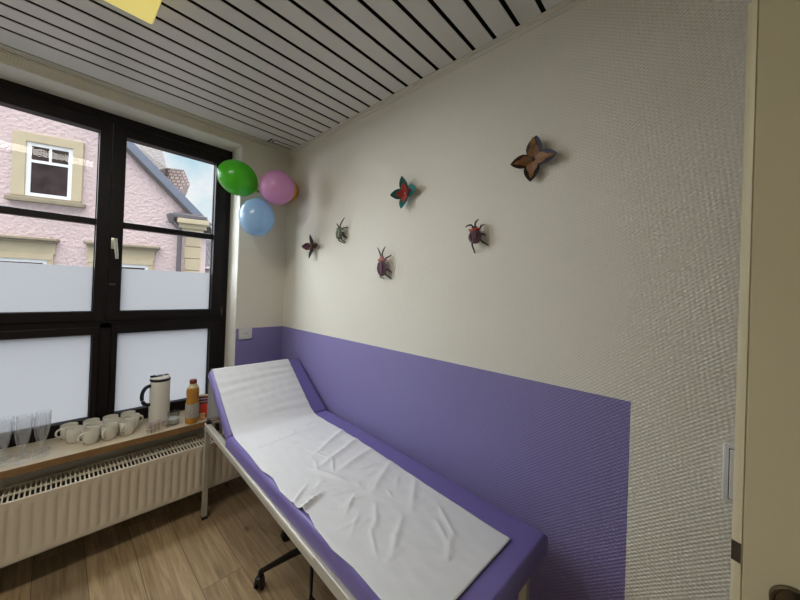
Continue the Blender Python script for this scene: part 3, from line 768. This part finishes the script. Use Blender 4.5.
lm = mat('grey_print_label', srgb(176, 172, 162), 0.5, noise_scale=90, noise_amt=0.6)
bm = B(); lathe(bm, [(0.0345, 0.036), (0.0348, 0.038), (0.0348, 0.118), (0.0345, 0.120)], 40); obj('paper_label', bm, lm, jb, True)

# red packet behind the bottle
pm = stripes_mat('striped_packet_print', [(0.0, srgb(196, 40, 32)), (0.20, srgb(226, 66, 44)), (0.60, srgb(84, 44, 58)), (0.66, srgb(196, 170, 170)), (0.70, srgb(110, 44, 60)), (0.78, srgb(206, 190, 190)), (0.82, srgb(120, 50, 66)), (0.90, srgb(216, 196, 150)), (0.96, srgb(206, 176, 160))], 0.165)
pk = thing('biscuit_packet', 'red striped packet standing behind the juice bottle beside the headrest', 'packet', (-0.592, -0.015, SZ), (0, 0, R(-20)))
bm = B(); box(bm, -0.036, 0.036, -0.022, 0.022, 0.0, 0.158, 0.004, 2); 
for v in bm.verts:
    if v.co.z > 0.15: v.co.y *= 0.35
obj('wrapper', bm, pm, pk)
tm = mat('tan_cardboard', srgb(196, 150, 100), 0.6)
tn = thing('tan_box', 'small tan box standing in front of the red packet', 'box', (-0.602, -0.062, SZ), (0, 0, R(-15)))
bm = B(); box(bm, -0.018, 0.018, -0.013, 0.013, 0, 0.040, 0.002); obj('carton', bm, tm, tn)
bm = B(); box(bm, -0.0185, 0.0185, -0.0135, 0.0135, 0.0385, 0.0415, 0.001); obj('lid', bm, tm, tn)

# ------------------------------------------------------------------ balloons
def balloon(name, label, c, axis, rl, rs, m):
    """rl half length along the axis, rs radius; knot at -axis end"""
    t = thing(name, label, 'balloon', c, (0, 0, 0), 'balloons in the corner')
    q = Vector(axis).normalized().to_track_quat('Z', 'X').to_matrix().to_4x4()
    prof = []
    n = 22
    for i in range(n + 1):
        a = -PI / 2 + PI * i / n
        z = math.sin(a) * rl; r = math.cos(a) * rs
        if z < 0: r *= 1 - 0.10 * (z / rl) ** 2
        prof.append((max(r, 0.0), z))
    prof[0] = (0.0, -rl * 1.03)
    bm = B(); lathe(bm, prof, 40, 0, q); obj('skin', bm, m, t, True)
    bm = B(); lathe(bm, [(0, -rl * 1.0), (0.006, -rl * 1.03), (0.005, -rl * 1.03 - 0.008), (0.010, -rl * 1.03 - 0.018), (0, -rl * 1.03 - 0.016)], 14, 0, q); obj('knot', bm, m, t, True)
    return t
BALL = dict(
 green=((-0.472, -0.190, 2.280), (-0.80, 0.10, 0.36), 0.135, 0.117),
 pink=((-0.268, -0.358, 2.233), (0.25, -1.0, 0.10), 0.128, 0.119),
 blue=((-0.355, -0.250, 2.021), (-0.10, -0.1, -1.0), 0.136, 0.119),
 yellow=((-0.106, -0.140, 2.300), (0.5, -0.3, 0.3), 0.106, 0.100),
)
balloon('balloon', 'bright green balloon overlapping the window frame corner', *BALL['green'], sheer_mat('green_rubber', srgb(92, 206, 48), 0.35))
balloon('balloon', 'pink balloon in front of the yellow one near the room corner', *BALL['pink'], sheer_mat('pink_rubber', srgb(232, 174, 222), 0.35))
bb = balloon('balloon', 'pale blue balloon hanging lowest in the corner bunch', *BALL['blue'], sheer_mat('blue_rubber', srgb(176, 212, 240), 0.35))
balloon('balloon', 'yellow balloon mostly hidden behind the pink one', *BALL['yellow'], sheer_mat('yellow_rubber', srgb(240, 194, 40), 0.25))
bm = B(); tube(bm, [(0.012, 0.012, 0.152), (0.05, 0.06, 0.30), (0.135, 0.15, CEIL - 2.022)], 0.0007, 6); obj('string', bm, M['plaster'], bb)

# ------------------------------------------------------------------ wall decorations
# local frame: x = right along the wall (-y world), y = up, z = off the wall
def wall_root(name, label, cat, y, z, group):
    o = thing(name, label, cat, (0, y, z), (0, 0, 0), group)
    o.matrix_world = Matrix(((0, 0, -1, 0.0), (-1, 0, 0, y), (0, 1, 0, z), (0, 0, 0, 1)))
    return o
def petal_bm(ang, L, wd, raise_, z0=0.012, base=0.06, fold=0.18, thick=0.0016, tipcurl=0.0):
    """leaf shaped card petal, from near centre outwards, lifted off the wall"""
    bm = B(); n = 12; top = []; bot = []
    ca, sa = math.cos(ang), math.sin(ang); cr, sr = math.cos(raise_), math.sin(raise_)
    def P(l, w, h):
        d = l * cr; zz = z0 + l * sr + h + tipcurl * (l / L) ** 2
        return Vector((d * ca - w * sa, d * sa + w * ca, zz))
    rows = []
    for i in range(n + 1):
        t = i / n; l = base * L + t * L * (1 - base)
        w = wd * 0.5 * (math.sin(PI * (0.08 + 0.92 * t) ** 0.85) ** 0.8) if t < 1 else 0.0005
        rows.append([bm.verts.new(P(l, s * w, abs(s) * w * fold)) for s in (-1, -0.5, 0, 0.5, 1)])
    for a, b in zip(rows, rows[1:]):
        for i in range(4): bm.faces.new((a[i], a[i + 1], b[i + 1], b[i]))
    r = bmesh.ops.solidify(bm, geom=bm.faces[:], thickness=thick)
    return bm
def flower(label, y, z, petals, mo, mi, mc, yellow=None, inn=0.66):
    t = wall_root('paper_flower', label, 'wall decoration', y, z, 'paper flowers on the wall')
    for k, (deg, L, wd, rs) in enumerate(petals):
        m_o = mo[k % len(mo)]; m_i = mi[k % len(mi)]
        p = obj('petal', petal_bm(R(deg), L, wd, R(rs)), m_o, t)
        obj('inner_petal', petal_bm(R(deg), L * inn, wd * 0.70, R(rs), 0.0165, 0.1), m_i, p)
    bm = B(); lathe(bm, [(0, 0.0), (0.010, 0.0), (0.010, 0.014), (0.007, 0.024), (0, 0.026)], 16); obj('centre_bead', bm, mc, t, True)
    if yellow:
        for deg in yellow[1]:
            obj('stamen', petal_bm(R(deg), yellow[2], 0.012, R(40), 0.014, 0.05), yellow[0], t)
    return t
def cm(name, r, g_, b, amt=0.25): return mat(name, srgb(r, g_, b), 0.5, noise_scale=70, noise_amt=amt)
tan1, tan2 = cm('tan_card', 158, 112, 70), cm('pale_tan_card', 190, 148, 108)
brn, dkb, bluegrey = cm('dark_brown_card', 66, 42, 34), cm('black_brown_card', 40, 28, 30), cm('blue_grey_card', 78, 80, 98)
teal, tealL = cm('teal_card', 22, 92, 84), cm('light_teal_card', 40, 140, 130)
redc, coral = cm('red_card', 190, 52, 44), cm('coral_card', 214, 90, 72)
blk = cm('black_card', 22, 18, 22); ochre = cm('ochre_card', 182, 132, 58); maroon = cm('maroon_card', 92, 44, 50)
purp = cm('purple_brown_card', 104, 70, 92); purpL = cm('light_purple_brown_card', 134, 96, 116); pinkb = cm('dusty_pink_card', 170, 112, 110); rust = cm('rust_card', 168, 70, 44); olive = cm('grey_green_card', 112, 124, 96); pale = cm('pale_card', 196, 196, 180)
f6 = flower('largest brown four-petalled paper flower high on the wall, nearest the door', -2.062, 2.086, [(80, 0.092, 0.066, 14), (184, 0.090, 0.058, 16), (267, 0.092, 0.064, 8), (-4, 0.102, 0.062, 14)], [bluegrey, brn, dkb, bluegrey], [tan1, tan1, tan2, tan2], blk)
# tan caps on the petals of the brown flower
p_ = [c for c in f6.children if c.name.startswith('petal')]
for ch, (deg, L, wd, rs) in zip(p_, [(80, .092, .058, 14), (184, .09, .05, 16), (267, .092, .056, 8), (-4, .102, .056, 14)]):
    obj('petal_marking', petal_bm(R(deg + (8 if deg == 80 else 0)), L * 0.84 if deg != 80 else L * 0.95, wd * 0.36, R(rs), 0.0145, 0.55), ochre, ch)
flower('teal and red paper flower in the middle of the wall', -1.372, 2.072, [(92, 0.098, 0.060, 24), (182, 0.094, 0.058, 28), (270, 0.098, 0.058, 22), (8, 0.098, 0.066, 16)], [teal, teal, tealL, tealL], [redc, redc, coral, maroon], pinkb, None, 0.58)
flower('small dark brown paper flower nearest the room corner', -0.452, 1.840, [(92, 0.094, 0.046, 20), (180, 0.104, 0.056, 26), (266, 0.100, 0.046, 18), (2, 0.100, 0.046, 14)], [dkb, maroon, dkb, brn], [brn, purp, brn, maroon], blk, (ochre, (45, 135, 225, 315), 0.05))

def beetle(label, y, z, tilt, L, Wd, cols, ant, legs, off=0.032, horn=False):
    """cols: abdomen, wing case, thorax, head, leg"""
    t = wall_root('paper_beetle', label, 'wall decoration', y, z, 'paper beetles on the wall')
    rz = Matrix.Rotation(R(tilt), 4, 'Z')
    def dome(x0, y0, rx, ry, rz_, zc, seg=20, cut=None):
        b2 = B(); bmesh.ops.create_uvsphere(b2, u_segments=seg, v_segments=12, radius=1)
        for v in b2.verts:
            v.co = Vector((x0 + v.co.x * rx, y0 + v.co.y * ry, zc + (v.co.z * rz_ if v.co.z > 0 else v.co.z * rz_ * 0.35)))
        for f in b2.faces: f.smooth = True
        return b2
    def put(name, b2, m, parent=t):
        bm = B(); merge(bm, b2, 0, rz); return obj(name, bm, m, parent, True)
    hl = L * 0.30
    bm = B(); tube(bm, [(0, 0, 0.0), (0, 0, off)], 0.004, 8); obj('mount_pin', bm, cols[4], t)
    put('abdomen', dome(0, -L * 0.16, Wd * 0.5, hl, 0.016, off), cols[0])
    for s in (-1, 1):
        b2 = B(); n = 10; rows = []
        for i in range(n + 1):
            tt = i / n; yy = L * 0.10 - tt * hl * 1.75
            prof = math.sqrt(max(0.02, 1 - ((yy + L * 0.14) / (hl * 1.02)) ** 2)) * Wd * 0.54
            rows.append([b2.verts.new((s * (0.0015 + prof * q), yy, off + 0.019 - 0.014 * q * q)) for q in (0, 0.35, 0.7, 1)])
        for a, b in zip(rows, rows[1:]):
            for i in range(3): b2.faces.new((a[i], a[i + 1], b[i + 1], b[i]))
        bmesh.ops.solidify(b2, geom=b2.faces[:], thickness=0.0015)
        w = put('wing_case', b2, cols[1])
        b2 = B(); b2s = [(s * (Wd * 0.22), L * 0.06, off + 0.0195), (s * (Wd * 0.26), -L * 0.15, off + 0.0195), (s * (Wd * 0.16), -L * 0.33, off + 0.016)]
        tube(b2, b2s, [0.002, 0.004, 0.002], 6); put('stripe', b2, cols[5], w)
    put('thorax', dome(0, L * 0.17, Wd * 0.46, L * 0.095, 0.018, off + 0.002), cols[2])
    put('head', dome(0, L * 0.275, Wd * 0.24, L * 0.06, 0.013, off + 0.002), cols[3])
    for (x1, y1, x2, y2) in ant:
        b2 = B(); sgn = 1 if x2 > 0 else -1
        tube(b2, bez((sgn * Wd * 0.1, L * 0.31, off + 0.006), (x1 * 0.5, L * 0.31 + (y1 - L * 0.31) * 0.5, off + 0.010), (x1, y1, off + 0.013), (x2, y2, off + 0.012), 10), [0.0040] * 8 + [0.0034, 0.0028, 0.0022], 8)
        put('antenna', b2, cols[4])
    for (x0, y0, x1, y1, x2, y2) in legs:
        b2 = B(); tube(b2, [(x0, y0, off - 0.002), (x1, y1, off + 0.004), ((x1 + x2) / 2, (y1 + y2) / 2, off * 0.55), (x2, y2, 0.003)], [0.0042, 0.0042, 0.0034, 0.0026], 8)
        put('leg', b2, cols[4])
    return t
beetle('small reddish purple paper beetle on the white wall below the brown flower', -1.82, 1.806, 6, 0.100, 0.060, [maroon, purpL, rust, blk, blk, maroon],
       [(-0.016, 0.048, -0.040, 0.037), (0.010, 0.050, 0.028, 0.058)],
       [(-0.020, -0.030, -0.016, -0.055, -0.024, -0.082), (0.020, -0.028, 0.034, -0.044, 0.046, -0.058), (0.024, -0.004, 0.034, -0.008, 0.034, -0.010), (0.022, 0.016, 0.034, 0.030, 0.032, 0.040), (-0.024, -0.002, -0.026, -0.006, -0.022, -0.010), (-0.022, 0.016, -0.026, 0.022, -0.022, 0.026)])
beetle('long purple brown paper beetle with V shaped antennae, lowest on the wall', -1.222, 1.682, 2, 0.150, 0.070, [maroon, purpL, pinkb, pinkb, blk, maroon],
       [(-0.008, 0.072, -0.028, 0.100), (0.012, 0.072, 0.036, 0.100)],
       [(0.022, 0.020, 0.036, 0.036, 0.046, 0.054), (0.024, -0.016, 0.040, -0.030, 0.050, -0.046), (0.020, -0.042, 0.032, -0.060, 0.046, -0.084), (-0.022, 0.020, -0.028, 0.024, -0.024, 0.028), (-0.024, -0.016, -0.028, -0.022, -0.024, -0.030), (-0.010, -0.060, -0.012, -0.072, -0.010, -0.080)])
beetle('small grey green paper beetle between the corner flower and the teal flower', -0.800, 1.912, -4, 0.108, 0.066, [blk, olive, olive, dkb, blk, pale],
       [(-0.014, 0.048, -0.024, 0.056), (0.030, 0.066, 0.058, 0.092)],
       [(0.026, 0.018, 0.040, 0.026, 0.046, 0.034), (0.028, -0.010, 0.044, -0.022, 0.048, -0.034), (0.020, -0.034, 0.030, -0.050, 0.036, -0.072), (-0.026, 0.016, -0.030, 0.018, -0.026, 0.02), (-0.028, -0.010, -0.030, -0.014, -0.026, -0.02), (-0.006, -0.044, 0.004, -0.058, 0.012, -0.070)])

# ------------------------------------------------------------------ ceiling lamp
lp = thing('ceiling_lamp', 'lit yellow box lamp mounted under the slatted ceiling', 'lamp', (-1.60, -1.04, CEIL))
bm = B(); box(bm, -0.54, 0.529, -0.13, 0.152, -0.014, 0.0, 0.002); obj('lamp_base', bm, M['lamp_body'], lp)
bm = B(); box(bm, -0.53, 0.519, -0.12, 0.142, -0.075, -0.013, 0.008, 3); obj('lamp_diffuser', bm, M['lamp_glow'], lp, True)

# ------------------------------------------------------------------ outside
F0 = Vector((-1.467, 7.658, 0)); fd = Vector((0.946, -0.324, 0)).normalized(); fn = Vector((-0.324, -0.946, 0)).normalized()
FM = Matrix(((fd.x, 0, fn.x, F0.x), (fd.y, 0, fn.y, F0.y), (0, 1, 0, 0), (0, 0, 0, 1)))   # local x along facade, y up, z towards us
def fobj(name, bm, m, parent, smooth=False): return obj(name, bm, m, parent, smooth)
ho = thing('pink_house', 'pink stuccoed gabled house across the street with sandstone window surrounds', 'house'); ho.matrix_world = FM
bm = B(); prism(bm, [(-6.0, -3, 0), (2.77, -3, 0), (2.77, 3.02, 0), (2.66, 3.10, 0), (-1.3, 7.16, 0), (-6.0, 2.35, 0)], (0, 0, -2.4)); fobj('facade', bm, M['facade'], ho)
def fbox(bm, x0, x1, y0, y1, z0, z1, bev=0.0): box(bm, x0, x1, y0, y1, z0, z1, bev)
# verge boards and roof slabs
d = Vector((1.29, -1.324, 0)).normalized(); nrm = Vector((-d.y, d.x, 0))
i0 = Vector((-1.30, 7.142, 0)); i1 = Vector((2.66, 3.08, 0))
bm = B(); prism(bm, [i0 + nrm * 0.06, i1 + nrm * 0.06 + d * 0.2, i1 + nrm * 0.24 + d * 0.30, i0 + nrm * 0.24], (0, 0, 0.10)); fobj('verge_flashing', bm, M['verge'], ho)
bm = B(); prism(bm, [i0 - nrm * 0.01, i1 - nrm * 0.01 , i1 + nrm * 0.07 + d * 0.05, i0 + nrm * 0.07], (0, 0, 0.12)); fobj('verge_board', bm, M['verge_dark'], ho)
bm = B(); prism(bm, [i0, i1 + d * 0.2, i1 + nrm * 0.2 + d * 0.25, i0 + nrm * 0.2], (0, 0, -2.4)); fobj('roof', bm, M['tiles'], ho)
# gutter, cornice, downpipe, corner stones
bm = B(); fbox(bm, 2.12, 2.92, 3.10, 3.20, 0.0, 0.22, 0.015); fbox(bm, 2.20, 2.86, 3.20, 3.235, 0.0, 0.16, 0.01); fobj('gutter', bm, M['gutter'], ho)
bm = B(); fbox(bm, 2.30, 2.97, 2.98, 3.095, 0.0, 0.24, 0.01); fbox(bm, 2.32, 2.91, 2.87, 2.985, 0.0, 0.16, 0.02); fbox(bm, 2.34, 2.84, 2.76, 2.875, 0.0, 0.10, 0.02); fobj('cornice', bm, M['sandstone'], ho)
bm = B(); tube(bm, [(2.17, 3.14, 0.15), (2.19, 3.02, 0.13), (2.33, 2.86, 0.10), (2.345, 2.7, 0.09), (2.345, -3, 0.09)], 0.05, 12)
lathe(bm, [(0.05, -0.16), (0.10, 0.0), (0.10, 0.05), (0.05, 0.05)], 16, 0, Matrix.Translation((2.17, 3.12, 0.14)) @ Matrix.Rotation(R(-90), 4, 'X')); fobj('downpipe', bm, M['gutter'], ho, True)
for k in range(13):
    z1 = 2.72 - k * 0.30; bm = B(); fbox(bm, 2.44 if k % 2 else 2.46, 2.79, z1 - 0.285, z1, -0.3, 0.045, 0.014); fobj('corner_stone', bm, M['sandstone'], ho)
# upper window
def hwindow(x0, x1, y0, y1, grid=True):
    bm = B()
    for a, b in ((x0 - 0.20, x0), (x1, x1 + 0.17)): fbox(bm, a, b, y0, y1 + 0.19, 0.0, 0.06, 0.01)
    fbox(bm, x0 - 0.01, x1 + 0.01, y1, y1 + 0.19, 0.0, 0.061, 0.01)
    s = fobj('window_surround', bm, M['sandstone'], ho)
    bm = B()
    for a, b in ((x0, x0 + 0.075), (x1 - 0.075, x1)): fbox(bm, a, b, y0, y1, 0.0, 0.03, 0.006)
    fbox(bm, x0 + 0.07, x1 - 0.07, y0, y0 + 0.08, 0.0, 0.029, 0.006); fbox(bm, x0 + 0.07, x1 - 0.07, y1 - 0.075, y1, 0.0, 0.029, 0.006)
    if grid:
        fbox(bm, x0 + 0.07, x1 - 0.07, y1 - 0.42, y1 - 0.36, 0.0, 0.029, 0.004); fbox(bm, (x0 + x1) / 2 - 0.02, (x0 + x1) / 2 + 0.02, y1 - 0.37, y1 - 0.06, 0.0, 0.028, 0.004)
    w = fobj('window_frame', bm, M['upvc'], ho)
    bm = B(); fbox(bm, x0 + 0.06, x1 - 0.06, y0 + 0.06, y1 - 0.06, 0.002, 0.014); fobj('window_pane', bm, M['out_glass'], w)
hwindow(-0.385, 0.335, 3.225, 4.365)
bm = B(); fbox(bm, -0.65, 0.575, 3.095, 3.185, 0.0, 0.12, 0.015); fbox(bm, -0.58, 0.50, 3.18, 3.23, 0.0, 0.07, 0.01); fobj('stone_sill', bm, M['stone_grey'], ho)
# lower windows with cornices
def lower(x0, x1, xc0, xc1):
    bm = B(); fbox(bm, xc0, xc1, 2.30, 2.355, 0.0, 0.20, 0.012); fbox(bm, xc0 + 0.04, xc1 - 0.05, 2.245, 2.305, 0.0, 0.14, 0.015); fobj('window_cornice', bm, M['stone_grey'], ho)
    bm = B(); fbox(bm, x0 - 0.17, x1 + 0.11, 2.02, 2.25, 0.0, 0.045, 0.006); fbox(bm, x0 - 0.14, x1 + 0.09, 1.90, 2.025, 0.0, 0.07, 0.006)
    fbox(bm, x1, x1 + 0.09, 0.2, 1.905, 0.0, 0.055, 0.006); fbox(bm, x0 - 0.14, x0, 0.2, 1.905, 0.0, 0.055, 0.006); fobj('window_surround', bm, M['sandstone'], ho)
    bm = B(); fbox(bm, x0, x1, 1.83, 1.90, 0.0, 0.03, 0.005); fbox(bm, x0, x0 + 0.07, 0.3, 1.83, 0.0, 0.03, 0.005); fbox(bm, x1 - 0.07, x1, 0.3, 1.83, 0.0, 0.03, 0.005); w = fobj('window_frame', bm, M['upvc'], ho)
    bm = B(); fbox(bm, x0 + 0.06, x1 - 0.06, 0.3, 1.84, 0.002, 0.014); fobj('window_pane', bm, M['out_glass'], w)
lower(-1.05, 0.0, -1.30, 0.175)
lower(0.80, 1.74, 0.60, 1.96)

def roof_face(name, pts, m, parent, thick=0.08):
    """planar-ish roof polygon with uv in metres"""
    bm = B(); vs = [bm.verts.new(p) for p in pts]; f = bm.faces.new(vs); uvl = bm.loops.layers.uv.new('UVMap')
    o = Vector(pts[0]); nn = f.normal if f.normal.length else Vector((0, -1, 0)); f.normal_update(); nn = f.normal
    u = Vector((0, 0, 1)).cross(nn).normalized(); v = nn.cross(u)
    for l in f.loops: l[uvl].uv = ((l.vert.co - o).dot(u), (l.vert.co - o).dot(v))
    return obj(name, bm, m, parent)
bh = thing('tiled_house', 'brown tiled roof of the house rising behind the pink gable', 'house')
PB = [Vector(p) for p in ((-2.2, 20.2, 11.2), (0.65, 16.2, 7.95), (1.66, 14.2, 7.30), (1.602, 13.28, 6.141), (1.2, 13.3, 3.5), (-2.5, 16.5, 3.5))]
e_ = Vector((1.442, 13.445, 6.866)); cam = Vector((-1.32, -2.557, 1.541))
def push(p, k): return cam + (Vector(p) - cam) * k
t1 = push((0.453, 14.494, 7.262), 1.12); t2 = push(e_, 1.10); t3 = Vector((1.602, 13.28, 6.141)); t0 = Vector((-1.2, 15.2, 6.4))
roof_face('roof', [t0, Vector((0.2, 14.3, 5.4)), Vector((1.55, 13.29, 5.4)), t3, t2, t1, push((-0.6, 15.6, 7.75), 1.12)], M['sun_dimmed_tiles'], bh)
c_ = Vector((1.602, 13.28, 6.141)); d_ = Vector((2.078, 12.774, 6.085)) ; e2 = Vector((2.262, 12.583, 5.524)); f2 = Vector((1.98, 12.80, 5.24))
roof_face('lower_roof', [push(c_, 1.02), push(d_, 1.02), e2, f2, Vector((1.1, 13.5, 5.55)), Vector((1.1, 13.9, 6.25))], M['tiles'], bh)
bm = B(); prism(bm, [e2, f2, f2 + Vector((0.16, -0.02, -0.22)), e2 + Vector((-0.06, 0, -0.28))], (0.05, 0.25, 0)); obj('eave', bm, M['soffit'], bh)
bm = B(); prism(bm, [Vector((-1.0, 15.1, 6.0)), Vector((2.0, 13.0, 5.2)), Vector((2.0, 13.0, -3)), Vector((-1.0, 15.1, -3))], (0.5, 1.0, 0)); obj('wall', bm, M['soffit'], bh)
sh = thing('slate_house', 'dark slate roofed house beside the pink house corner stones', 'house')
roof_face('roof', [Vector((2.5, 12.35, 2.15)), Vector((5.4, 9.6, 2.15)), Vector((6.0, 10.6, 3.28)), Vector((3.05, 13.25, 3.42))], M['slate'], sh)
bm = B(); prism(bm, [Vector((2.5, 12.37, 2.2)), Vector((5.4, 9.62, 2.2)), Vector((5.4, 9.62, -3)), Vector((2.5, 12.37, -3))], (0.4, 0.4, 0)); obj('wall', bm, M['soffit'], sh)
bm = B(); tube(bm, [(2.5, 12.30, 2.10), (5.4, 9.55, 2.10)], 0.06, 10); obj('gutter', bm, M['gutter'], sh, True)
bm = B(); box(bm, -30, 30, 0.4, 40, -3.05, -3.0); struct(obj('street', bm, M['asphalt']))

# ------------------------------------------------------------------ light
world = bpy.data.worlds.new('sky'); bpy.context.scene.world = world; world.use_nodes = True
nt = world.node_tree; nt.nodes.clear(); L = nt.links
o = N(nt, 'ShaderNodeOutputWorld'); bg = N(nt, 'ShaderNodeBackground')
tc = N(nt, 'ShaderNodeTexCoord'); s = N(nt, 'ShaderNodeSeparateXYZ'); L.new(tc.outputs['Generated'], s.inputs[0])
nz = N(nt, 'ShaderNodeTexNoise'); nz.inputs['Scale'].default_value = 3.2; nz.inputs['Detail'].default_value = 6; nz.inputs['Roughness'].default_value = 0.55; L.new(tc.outputs['Generated'], nz.inputs['Vector'])
cr = N(nt, 'ShaderNodeValToRGB'); cr.color_ramp.elements[0].position = 0.36; cr.color_ramp.elements[0].color = srgb(178, 222, 240); cr.color_ramp.elements[1].position = 0.53; cr.color_ramp.elements[1].color = srgb(252, 254, 255)
L.new(nz.outputs['Fac'], cr.inputs['Fac']); zw = N(nt, 'ShaderNodeMapRange'); zw.inputs['From Min'].default_value = 0.40; zw.inputs['From Max'].default_value = 0.62; L.new(s.outputs[2], zw.inputs['Value'])
wm = N(nt, 'ShaderNodeMix', data_type='RGBA'); L.new(zw.outputs[0], wm.inputs['Factor']); L.new(cr.outputs[0], wm.inputs['A']); wm.inputs['B'].default_value = (1.0, 0.985, 0.97, 1)
L.new(wm.outputs['Result'], bg.inputs[0])
# overcast: the zenith several times brighter than the band above the roofs
zr = N(nt, 'ShaderNodeMapRange'); zr.inputs['From Min'].default_value = 0.45; zr.inputs['From Max'].default_value = 0.95; zr.inputs['To Min'].default_value = 1.0; zr.inputs['To Max'].default_value = 7.0
L.new(s.outputs[2], zr.inputs['Value']); L.new(zr.outputs[0], bg.inputs[1]); L.new(bg.outputs[0], o.inputs[0])

def area(name, loc, rot, sx, sy, power, col):
    l = bpy.data.lights.new(name, 'AREA'); l.shape = 'RECTANGLE'; l.size = sx; l.size_y = sy; l.energy = power; l.color = col
    ob = bpy.data.objects.new(name, l); C.objects.link(ob); ob.location = loc; ob.rotation_euler = rot
    return ob
area('lamp_light', (-1.6, -1.04, CEIL - 0.08), (0, 0, 0), 0.95, 0.22, 15, (1.0, 0.96, 0.89))
area('added_corridor_fill', (-0.9, -4.2, 2.55), (0, 0, 0), 0.9, 0.6, 9, (1.0, 0.94, 0.80))  # unseen fill light added behind the camera to brighten the room
sl = bpy.data.lights.new('overcast_sun', 'SUN'); sl.angle = R(100); sl.energy = 22.0; sl.color = (0.86, 0.93, 1.0)
so_ = bpy.data.objects.new('overcast_sun', sl); C.objects.link(so_); so_.rotation_euler = Vector((0.40, -1.0, -0.80)).to_track_quat('-Z', 'Y').to_euler()

# ------------------------------------------------------------------ camera
cd = bpy.data.cameras.new('camera'); co = bpy.data.objects.new('camera', cd); C.objects.link(co)
yaw, pitch, roll = 0.816624464, 0.00580045004, 0.0363360997
cy, sy_ = math.cos(yaw), math.sin(yaw)
fw = Vector((sy_ * math.cos(pitch), cy * math.cos(pitch), math.sin(pitch)))
r0 = Vector((cy, -sy_, 0)); u0 = r0.cross(fw)
rgt = r0 * math.cos(roll) + u0 * math.sin(roll); upv = rgt.cross(fw)
co.matrix_world = Matrix(((rgt.x, upv.x, -fw.x, -1.32), (rgt.y, upv.y, -fw.y, -2.5573), (rgt.z, upv.z, -fw.z, 1.541), (0, 0, 0, 1)))
cd.sensor_fit = 'HORIZONTAL'; cd.sensor_width = 36; cd.lens = 319.2169 / 800 * 36
cd.shift_x = (400 - 397.121) / 800; cd.shift_y = (287.544 - 300) / 800
cd.clip_start = 0.02; cd.clip_end = 200
sc = bpy.context.scene; sc.camera = co
sc.view_settings.view_transform = 'Standard'; sc.view_settings.look = 'None'; sc.view_settings.exposure = -0.09
sc.cycles.max_bounces = 10; sc.cycles.diffuse_bounces = 5; sc.cycles.transparent_max_bounces = 16
sc.cycles.use_denoising = True
